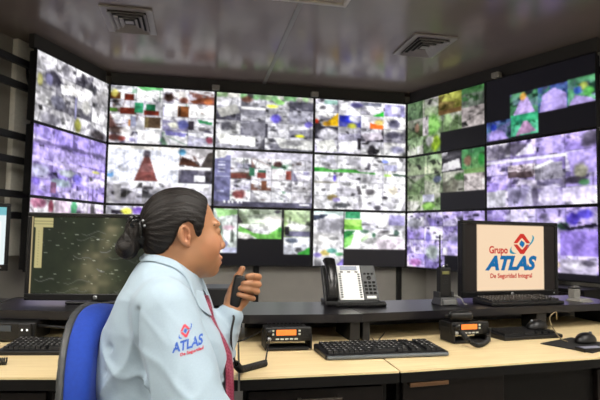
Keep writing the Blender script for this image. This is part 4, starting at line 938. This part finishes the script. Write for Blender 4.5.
def hand_right(P):
    a = np.array(WRR[:]); f = np.array([.97, .1, -.2]); s = np.array([-.1, .98, .1])
    d = cap(P, a, a+f*.03, .024, .026); d = smin(d, np.minimum(cap(P, a+f*.03-s*.018, a+f*.085-s*.03, .017, .013), cap(P, a+f*.03+s*.018, a+f*.085+s*.028, .017, .013)), .03)
    for k, L in enumerate((.065, .075, .07, .055)):
        b = a+f*.088+s*(.032-.021*k); m_ = b+f*L*.5+np.array([0, 0, -.004]); e = b+f*L+np.array([0, 0, -.022])
        d = smin(d, np.minimum(cap(P, b, m_, .0092, .0088), cap(P, m_, e, .0088, .0072)), .006)
    b = a+f*.03+s*.03; m_ = b+f*.035+s*.022; e = m_+f*.03+s*.004
    return smin(d, smin(cap(P, b, m_, .014, .011), cap(P, m_, e, .0105, .008), .006), .014)
NECKB = rot_pt(-.085, 0, 1.02)
def body(P):
    d = torso(P, .014)
    for a, b, c in ((SHR, ELR, WRR), (SHL, ELL, WRL)):
        d = smin(d, cap(P, a[:], b[:], .05, .040), .03); d = smin(d, cap(P, b[:], c[:], .040, .024), .012)
    d = smin(d, cap(P, hw(-20, 0, -40)[:], NECKB[:], .055, .062), .03)
    def reg(fn, c, r, d, k):
        q = P-np.array(c, np.float32); dist = np.sqrt((q*q).sum(1)); m_ = dist < r
        if m_.any():
            t_ = fn(P[m_]); d[m_] = smin(d[m_], t_, k)
        return d
    d = reg(lambda p: head(hloc(p))/1000., HO[:], .19, d, .022)
    d = reg(hand_left, at(241, 290, 1.425)[:], .13, d, .012)
    d = reg(hand_right, (WRR+Vector((.08, 0, -.02)))[:], .16, d, .012)
    return d
def skin_col(V_):
    Q = hloc(V_.astype(np.float32)); n = vnoise(V_*60)[:, None]
    base = np.array(lin('#ad7b58'))*(0.94+.12*n)
    base = np.repeat(base, 1, 0)
    def mixin(m_, h, al):
        nonlocal base
        m_ = (np.clip(m_, 0, 1)*al)[:, None]; base = base*(1-m_)+np.array(lin(h))*m_
    S = Q.copy(); S[:, 1] = np.abs(S[:, 1])
    mixin((3-ell(Q, (106, 0, -60), (13, 22, 11)))/4, '#98564a', .65)
    mixin(1-ell(S, (70, 52, -28), (30, 20, 26))/10, '#c47f5c', .35)
    mixin(1-ell(S, (4, 76, 0), (18, 10, 28))/6, '#b8755a', .35)
    return base
m_skin = attr_mat('skin', 0, .45, sss=.08, bump=.15, bscale=700)
person = sdf_mesh('person', body, (-.27, 1.02, .45), (.36, 1.68, 1.29), .0025, m_skin, None, skin_col)
tag(person, 'woman in pale blue shirt and maroon tie speaking into a hand microphone', 'person')

# eyes, brows
m_eye = mat('eye_white', '#d8cfc6', .15, var=.02); m_iris = mat('iris_brown', '#24140d', .15); m_hair = mat('dark_brown_hair', '#130d0a', .42, var=.6, scale=40, stretch=(.5, 7, 7), spec=.32, bump=.8, bscale=90)
for s in (-1, 1):
    c = hw(84, s*31, 12); e = sdf_mesh('eye', lambda P: (np.sqrt(((P-np.array(c[:]))**2).sum(1))-.0125), np.array(c[:])-.016, np.array(c[:])+.016, .002, m_eye, person)
    ic = hw(94, s*31.5, 11.5); B().lathe([(.0005, -.001), (.0055, -.0008), (.005, .0008), (.0005, .0014)], 16).build('iris', m_iris, e, True)
    i_ = bpy.data.objects[-1] if False else e.children[0]; i_.location = ic+hx*.0022; i_.rotation_euler = (0, R(90), HYAW)
    B().tube(smooth_path([hw(94, s*16, 31), hw(93, s*28, 35.5), hw(86, s*42, 33.5), hw(74, s*51, 27)], 4), [.0022]*4+[.003]*5+[.0022]*3+[.0012], 6).build('eyebrow', m_hair, person)
    B().tube(smooth_path([hw(95.5, s*20, 14), hw(98, s*31, 16), hw(91, s*43, 12)], 4), .0011, 5).build('eyelashes', m_hair, person)

# hair: a swept-back cap, the bun and its clip
HPOLY = [(90, 122), (70, 96), (58, 73), (50, 52), (47, 32), (43, 10), (38, -4), (30, -6), (22, 10), (16, 27), (4, 34), (-10, 27), (-19, 8), (-26, -16), (-42, -38), (-66, -56), (-150, -70), (-150, 170), (90, 170)]
def poly_sd(a, b, pts):
    d = np.full(a.shape, 1e9, np.float32); ins = np.zeros(a.shape, bool); n = len(pts)
    for i in range(n):
        (xa, ya), (xb, yb) = pts[i], pts[(i+1) % n]; ex_, ey_ = xb-xa, yb-ya
        h = np.clip(((a-xa)*ex_+(b-ya)*ey_)/(ex_*ex_+ey_*ey_), 0, 1); d = np.minimum(d, np.hypot(a-xa-ex_*h, b-ya-ey_*h))
        ins ^= ((ya > b) != (yb > b)) & (a < (xb-xa)*(b-ya)/(yb-ya+1e-9)+xa)
    return np.where(ins, -d, d)
def hair(P):
    Q = hloc(P); S = Q.copy()
    ph = np.arctan2(Q[:, 1], Q[:, 2]-6+.25*Q[:, 0]*0)
    str_ = np.sin(ph*60+7*vnoise(Q*.03)+.03*Q[:, 0])*.7+np.sin(ph*25+8*vnoise(Q*.02+9))*.9
    d = smin(cranium(Q), ell(Q, (-36, 0, -8), (44, 56, 54)), 25)-7.0-.75*str_
    sd = poly_sd(Q[:, 0], Q[:, 2], HPOLY)
    d = smax(d, sd+3.5*(vnoise(Q*.16)-.5), 9)
    bun = smin(ell(Q, (-103, 0, 6), (26, 32, 34)), ell(Q, (-121, 0, -29), (27, 31, 29)), 14)
    a2 = np.arctan2(Q[:, 2]+14, Q[:, 0]+112); bun = bun-1.2*np.sin(a2*7+Q[:, 1]*.25)
    d = smin(d, bun, 10)
    wisp = cap(Q, (-98, 6, -48), (-84, 4, -66), 2.5, 1.0)
    return np.minimum(d, wisp)/1000.*.9
sdf_mesh('hair', hair, np.array(HO[:])-np.array([.19, .12, .10]), np.array(HO[:])+np.array([.12, .12, .15]), .0025, m_hair, person, band=2.2)
m_clipb = mat('black_hair_clip', '#0b0b0c', .25)
cl = B()
for k in range(7):
    a = R(-60+k*28); cl.tube(smooth_path([hw(-94, 26*math.sin(a), 20+14*math.cos(a)), hw(-108, 36*math.sin(a), 26+20*math.cos(a)), hw(-120, 32*math.sin(a), 18+16*math.cos(a)), hw(-106, 24*math.sin(a), 12+10*math.cos(a))], 4), .0035, 6)
cl.tube(smooth_path([hw(-95, -34, -6), hw(-99, -33, 24), hw(-101, 0, 44), hw(-99, 33, 24), hw(-95, 34, -6)], 6), .0045, 8)
cl.build('hair_clip', m_clipb, person)
for k, (x, z) in enumerate(((-94, 34), (-90, 22))): B().lathe([(.0005, -.003), (.0028, -.0015), (.003, .0015), (.0005, .003)], 10).build('clip_bead', m_silver, person).location = hw(x, -38, z)

# shirt
def m_shirt_():
    m = mat('pale_blue_cotton', '#a0b4c3', .7, var=.03, scale=300, bump=.12, bscale=1400, sheen=.15)
    nt = m.node_tree; b = nt.nodes['Principled BSDF']; first = b.inputs['Normal'].links[0].from_socket
    tc = nt.nodes.new('ShaderNodeTexCoord'); mp = nt.nodes.new('ShaderNodeMapping'); mp.inputs['Rotation'].default_value = (0, R(25), 0); mp.inputs['Scale'].default_value = (1.6, 1, .75)
    n = nt.nodes.new('ShaderNodeTexNoise'); n.noise_type = 'RIDGED_MULTIFRACTAL'; n.inputs['Scale'].default_value = 9; n.inputs['Detail'].default_value = 2.5; n.inputs['Distortion'].default_value = .5
    bp = nt.nodes.new('ShaderNodeBump'); bp.inputs['Strength'].default_value = .55; bp.inputs['Distance'].default_value = .006
    nt.links.new(tc.outputs['Object'], mp.inputs[0]); nt.links.new(mp.outputs[0], n.inputs['Vector']); nt.links.new(n.outputs['Fac'], bp.inputs['Height']); nt.links.new(first, bp.inputs['Normal']); nt.links.new(bp.outputs[0], b.inputs['Normal'])
    return m
m_shirt = m_shirt_()
def segd(P, a, b): return cap(P, a, b, 0.)
def shirt(P):
    d = torso(P, 0)
    sl = smin(cap(P, SHR[:], ELR[:], .066, .068), cap(P, ELR[:], (ELR+(WRR-ELR)*.9)[:], .062, .036), .03)
    sr = smin(cap(P, SHL[:], ELL[:], .066, .056), cap(P, ELL[:], (ELL+(WRL-ELL)*.97)[:], .052, .031), .03)
    d = smin(smin(d, sl, .022), sr, .022)
    d = smin(d, cap(P, rot_pt(-.08, -.03, 1.045)[:], rot_pt(-.04, -.14, 1.005)[:], .030, .036), .05)
    d = smin(d, cap(P, rot_pt(-.08, .03, 1.045)[:], rot_pt(-.07, .14, 1.005)[:], .030, .036), .05)
    d = smin(d, ell(P, rot_pt(.022, -.075, .868)[:], (.062, .072, .065)), .04); d = smin(d, ell(P, rot_pt(.022, .075, .868)[:], (.062, .072, .065)), .04)
    # folds: soft ridges that run along the sleeve and pull towards elbow and waist
    ax = np.array((ELR-SHR).normalized()[:], np.float32); u = P@ax
    Q1 = np.stack([P[:, 0]*13, P[:, 1]*13, u*5.5], 1)+3.1; Q2 = np.stack([(P[:, 0]*.7+P[:, 2]*.7)*24, P[:, 1]*10, (P[:, 0]*.7-P[:, 2]*.7)*9], 1)+11.7
    r1 = 1-np.abs(2*vnoise(Q1)-1)*2; r2 = 1-np.abs(2*vnoise(Q2)-1)*2
    low = np.clip((1.02-P[:, 2])/.16, .15, 1)
    d = d-.008*low*np.clip(r1, 0, 1)**1.5-.006*low*np.clip(r2, 0, 1)**1.6
    for a, b, w_, k in CREASE:
        d = d+k*np.exp(-(segd(P, a, b)/w_)**2)
    return d*.85
CREASE = []
for pts, Yc, w_, k in (([(139, 312), (137, 345), (147, 380), (156, 402)], 1.165, .010, .014), ([(205, 325), (212, 350), (214, 372), (224, 392)], 1.19, .010, .013),
                       ([(92, 343), (108, 348), (126, 346), (140, 350)], 1.25, .008, .006), ([(90, 374), (116, 371), (146, 378)], 1.25, .008, .005),
                       ([(160, 372), (178, 366), (196, 372)], 1.06, .007, .006), ([(166, 392), (186, 384), (206, 386)], 1.05, .007, .007), ([(206, 352), (218, 366), (226, 370)], 1.30, .007, .009)):
    for p, q in zip(pts, pts[1:]): CREASE.append((at(*p, Yc)[:], at(*q, Yc)[:], w_, k))
sh = sdf_mesh('shirt', shirt, (-.30, 1.0, .46), (.30, 1.70, 1.14), .004, m_shirt, person, band=2.2)
bv = BVHTree.FromPolygons([v.co.copy() for v in sh.data.vertices], [tuple(p.vertices) for p in sh.data.polygons])
# collar
def collar():
    A = Vector((.070, 0, -.046)); Bv = Vector((0, .066, 0)); C = Vector((-.044, 0, 1.052)); n = 56; rows = []
    for k in range(n+1):
        th = R(9+342*k/n); c, s = math.cos(th), math.sin(th); fr = max(0, c)**3
        inn = C+A*c*.94+Bv*s*.94+Vector((0, 0, -.012)); top = C+A*c+Bv*s+Vector((0, 0, .012)); mid = C+A*c*1.13+Bv*s*1.16+Vector((0, 0, -.008-.006*fr))
        bot = C+A*c*1.26+Bv*s*(1.36)+Vector((.010*fr, 0, -.020-.026*fr))
        r_ = [rot_pt(p.x, p.y, p.z) for p in (inn, top, mid, bot)]
        for q in (2, 3):
            h = bv.ray_cast(Vector((r_[q].x, r_[q].y, 1.3)), Vector((0, 0, -1)), .6)
            if h[0] is not None and c < .75: r_[q].z = max(r_[q].z, h[0].z+(.009 if q == 2 else .003))
        if r_[1].z < r_[2].z+.006: r_[1].z = r_[2].z+.006
        rows.append(r_)
    vs = [p for r_ in rows for p in r_]; fs = [(4*i+j, 4*i+j+1, 4*i+5+j, 4*i+4+j) for i in range(n) for j in range(3)]
    o = B().add(vs, fs, True).build('collar', m_shirt, person); md = o.modifiers.new('thick', 'SOLIDIFY'); md.thickness = .003; md.offset = 0
    o.modifiers.new('round', 'SUBSURF').levels = 1
collar()
# left cuff and shirt buttons
cd = (WRL-ELL).normalized(); c0 = WRL-cd*.055; c1 = WRL-cd*.002; uu = cd.orthogonal().normalized(); vv = cd.cross(uu)
o = B(); pr = [(c0, .0345), (c0, .0365), (c0.lerp(c1, .5), .0365), (c1, .0355), (c1, .031), (c0.lerp(c1, .6), .030)]
vs = [p+(uu*math.cos(2*math.pi*k/24)+vv*math.sin(2*math.pi*k/24))*r_ for p, r_ in pr for k in range(24)]
fs = [(i*24+k, i*24+(k+1) % 24, (i+1)*24+(k+1) % 24, (i+1)*24+k) for i in range(5) for k in range(24)]
o.add(vs, fs, True).build('cuff', m_shirt, person)
# tie
def tie_mat():
    m = bpy.data.materials.new('maroon_tie_silk'); m.use_nodes = True; nt = m.node_tree; b = nt.nodes['Principled BSDF']
    tc = nt.nodes.new('ShaderNodeTexCoord'); mp = nt.nodes.new('ShaderNodeMapping'); mp.inputs['Rotation'].default_value = (R(45), 0, 0)
    ck = nt.nodes.new('ShaderNodeTexChecker'); ck.inputs['Scale'].default_value = 190; ck.inputs['Color1'].default_value = (*lin('#7c1f3a'), 1); ck.inputs['Color2'].default_value = (*lin('#9c4a60'), 1)
    nt.links.new(tc.outputs['Object'], mp.inputs[0]); nt.links.new(mp.outputs[0], ck.inputs['Vector']); nt.links.new(ck.outputs[0], b.inputs['Base Color']); b.inputs['Roughness'].default_value = .45; return m
m_tie = tie_mat()
TP = [(.030, 1.000, .019), (.037, .982, .016), (.041, .968, .013), (.050, .948, .018), (.062, .922, .022), (.080, .893, .026), (.095, .862, .029), (.101, .825, .032), (.103, .78, .034), (.104, .72, .036), (.105, .66, .038), (.107, .62, .040)]
vs = []; fs = []; m_ = 8
for i, (x, z, hwid) in enumerate(TP):
    for side in (1, -1):
        for k in range(m_+1):
            s = -1+2*k/m_; yy = s*hwid*(1 if side > 0 else -1); th = (.0075 if i < 3 else .003)*(1-.7*abs(s)**2)
            vs.append(rot_pt(x-.010*(s*s)*(hwid/.03)+side*th, yy, z))
nn = 2*(m_+1)
for i in range(len(TP)-1):
    for k in range(nn): fs.append((i*nn+k, i*nn+(k+1) % nn, (i+1)*nn+(k+1) % nn, (i+1)*nn+k))
fs += [tuple(range(nn)), tuple(range((len(TP)-1)*nn, len(TP)*nn))[::-1]]
B().add(vs, fs, True).build('tie', m_tie, person)
# sleeve emblem, laid on the cloth
m_eb = mat('emblem_blue_thread', '#2a58b4', .6); m_er = mat('emblem_red_thread', '#c2364a', .6)
EC = at(187, 348, 1.06); EU = Vector((math.cos(R(11)), .0, math.sin(R(11)))); EV = Vector((-math.sin(R(11)), 0, math.cos(R(11))))
def on_cloth(name, polys, m):
    b = B()
    for vs, fs in polys:
        out = []
        for x, z in vs:
            p = EC+EU*x+EV*z; h = bv.ray_cast(Vector((p.x, .9, p.z)), Vector((0, 1, 0)), 1.0)
            out.append((h[0]+h[1]*.0012 if h[0] else p) if h[0] is None or h[1].y < 0 else h[0]-h[1]*.0012)
        b.add(out, fs)
    b.build(name, m, sh, True, 'stuff' if name == 'emblem_lettering' else None)
on_cloth('emblem_word', [tx('ATLAS', .0235, .0, -.010, .25, .0008, .062)], m_eb)
on_cloth('emblem_motto', [tx('De Seguridad', .0075, .006, -.0195, .1, .0003, .046)], m_er)
red, core, arc = diamond_logo(.0125); mv2 = lambda P: [([(x-.001, z+.0225) for x, z in vs], fs) for vs, fs in P]
on_cloth('emblem_diamond', mv2(red), m_er); on_cloth('emblem_core', mv2(core), m_eb); [on_cloth('emblem_orbit', mv2([q]), m_eb) for q in arc]

# trousers and shoes (below the picture)
m_trs = mat('navy_trousers', '#14161f', .8)
def trousers(P):
    d = ell(P, (-.05, Y0, .52), (.17, .19, .085))
    for s in (-1, 1):
        k = Vector((.36, Y0-.04+s*.11, .56)); d = smin(d, cap(P, (-.04, Y0+s*.085, .545), k[:], .088, .066), .03)
        d = smin(d, cap(P, k[:], (k.x+.02, k.y, .12), .064, .05), .02)
    return d
sdf_mesh('trousers', trousers, (-.25, 1.05, .06), (.48, 1.62, .66), .008, m_trs, person)
m_shoe = mat('black_shoe', '#0c0c0d', .3)
for s in (-1, 1):
    kx, ky = .38, Y0-.04+s*.11
    def shoe(P): return smax(smin(ell(P, (kx+.09, ky, .035), (.09, .043, .045)), ell(P, (kx-.01, ky, .06), (.06, .042, .07)), .03), .002-P[:, 2], .004)
    sdf_mesh('shoe', shoe, (kx-.1, ky-.07, -.01), (kx+.22, ky+.07, .15), .006, m_shoe, person)

# hand microphone held in the left fist, with its curled cord down to the middle radio
mt = at(241.2, 278, 1.421); mb = at(234.8, 305, 1.416); ax = (mt-mb).normalized()
t = thing('hand_microphone', 'black hand microphone held in the woman\'s raised fist', 'microphone', ((mt+mb)/2)[:])
fy = Vector((.25, 1, 0)); fy = (fy-ax*fy.dot(ax)).normalized(); fxv = fy.cross(ax)
MM = Matrix((fxv, fy, ax)).transposed().to_4x4(); t.matrix_world = Matrix.Translation((mt+mb)/2) @ MM
L_ = (mt-mb).length
b = B(); b.box((0, 0, 0), (.026, .026, L_+.012), .008, 3, taper=(1.4, 1.15)); b.build('body', m_rad, t, True)
nbox((.014, -.004, L_/2+.004), (.012, .014, .006), .002).build('top_button', m_silver, t); B().cyl((0, 0, -L_/2), (0, 0, -L_/2-.022), .008, .005, 12).build('strain_relief', m_cord, t)
cs = mb-ax*.025
straight = [cs, at(234, 318, 1.378), at(232, 328, 1.368), at(231, 340, 1.366), at(232.5, 353, 1.41), at(236, 364, 1.49)]
s1 = smooth_path(straight, 6); p1 = Vector(s1[-1]); p2 = onz(243, 369, ZD+.012); p3 = onz(266, 363, ZD+.010); p4 = Vector((rc.x-.070, 1.905, ZD+.043))
t = thing('microphone_cord', 'black curled cord from the hand microphone to the middle radio', 'cord', (0, 0, 0))
B().tube(s1, .0028, 8).build('straight_lead', m_cord, t)
B().tube(coil(smooth_path([p1, (p1+p2)/2+Vector((0, 0, -.006)), p2, (p2+p3)/2, p3], 3), .0085, pitch=.0058), .0026, 6).build('coil', m_cord, t)
B().tube(smooth_path([p3, p3+Vector((.006, .04, .012)), p4], 5), .0025, 8).build('socket_lead', m_cord, t)
# microphone lying on the right radio, its cord curling down
fist_mic('', (1.045, 2.005, ZD+.105), (R(86), 0, R(70)), 'black hand microphone lying on top of the right radio')
t = thing('microphone_cord', 'black curled cord hanging in front of the right radio', 'cord', (0, 0, 0))
B().tube(coil(smooth_path([(1.03, 1.965, ZD+.045), onz(468, 340, ZD+.03), onz(478, 345, ZD+.012), onz(487, 341, ZD+.012), onz(488, 335, ZD+.03)], 4), .0075, pitch=.0058), .0026, 6).build('coil', m_cord, t)
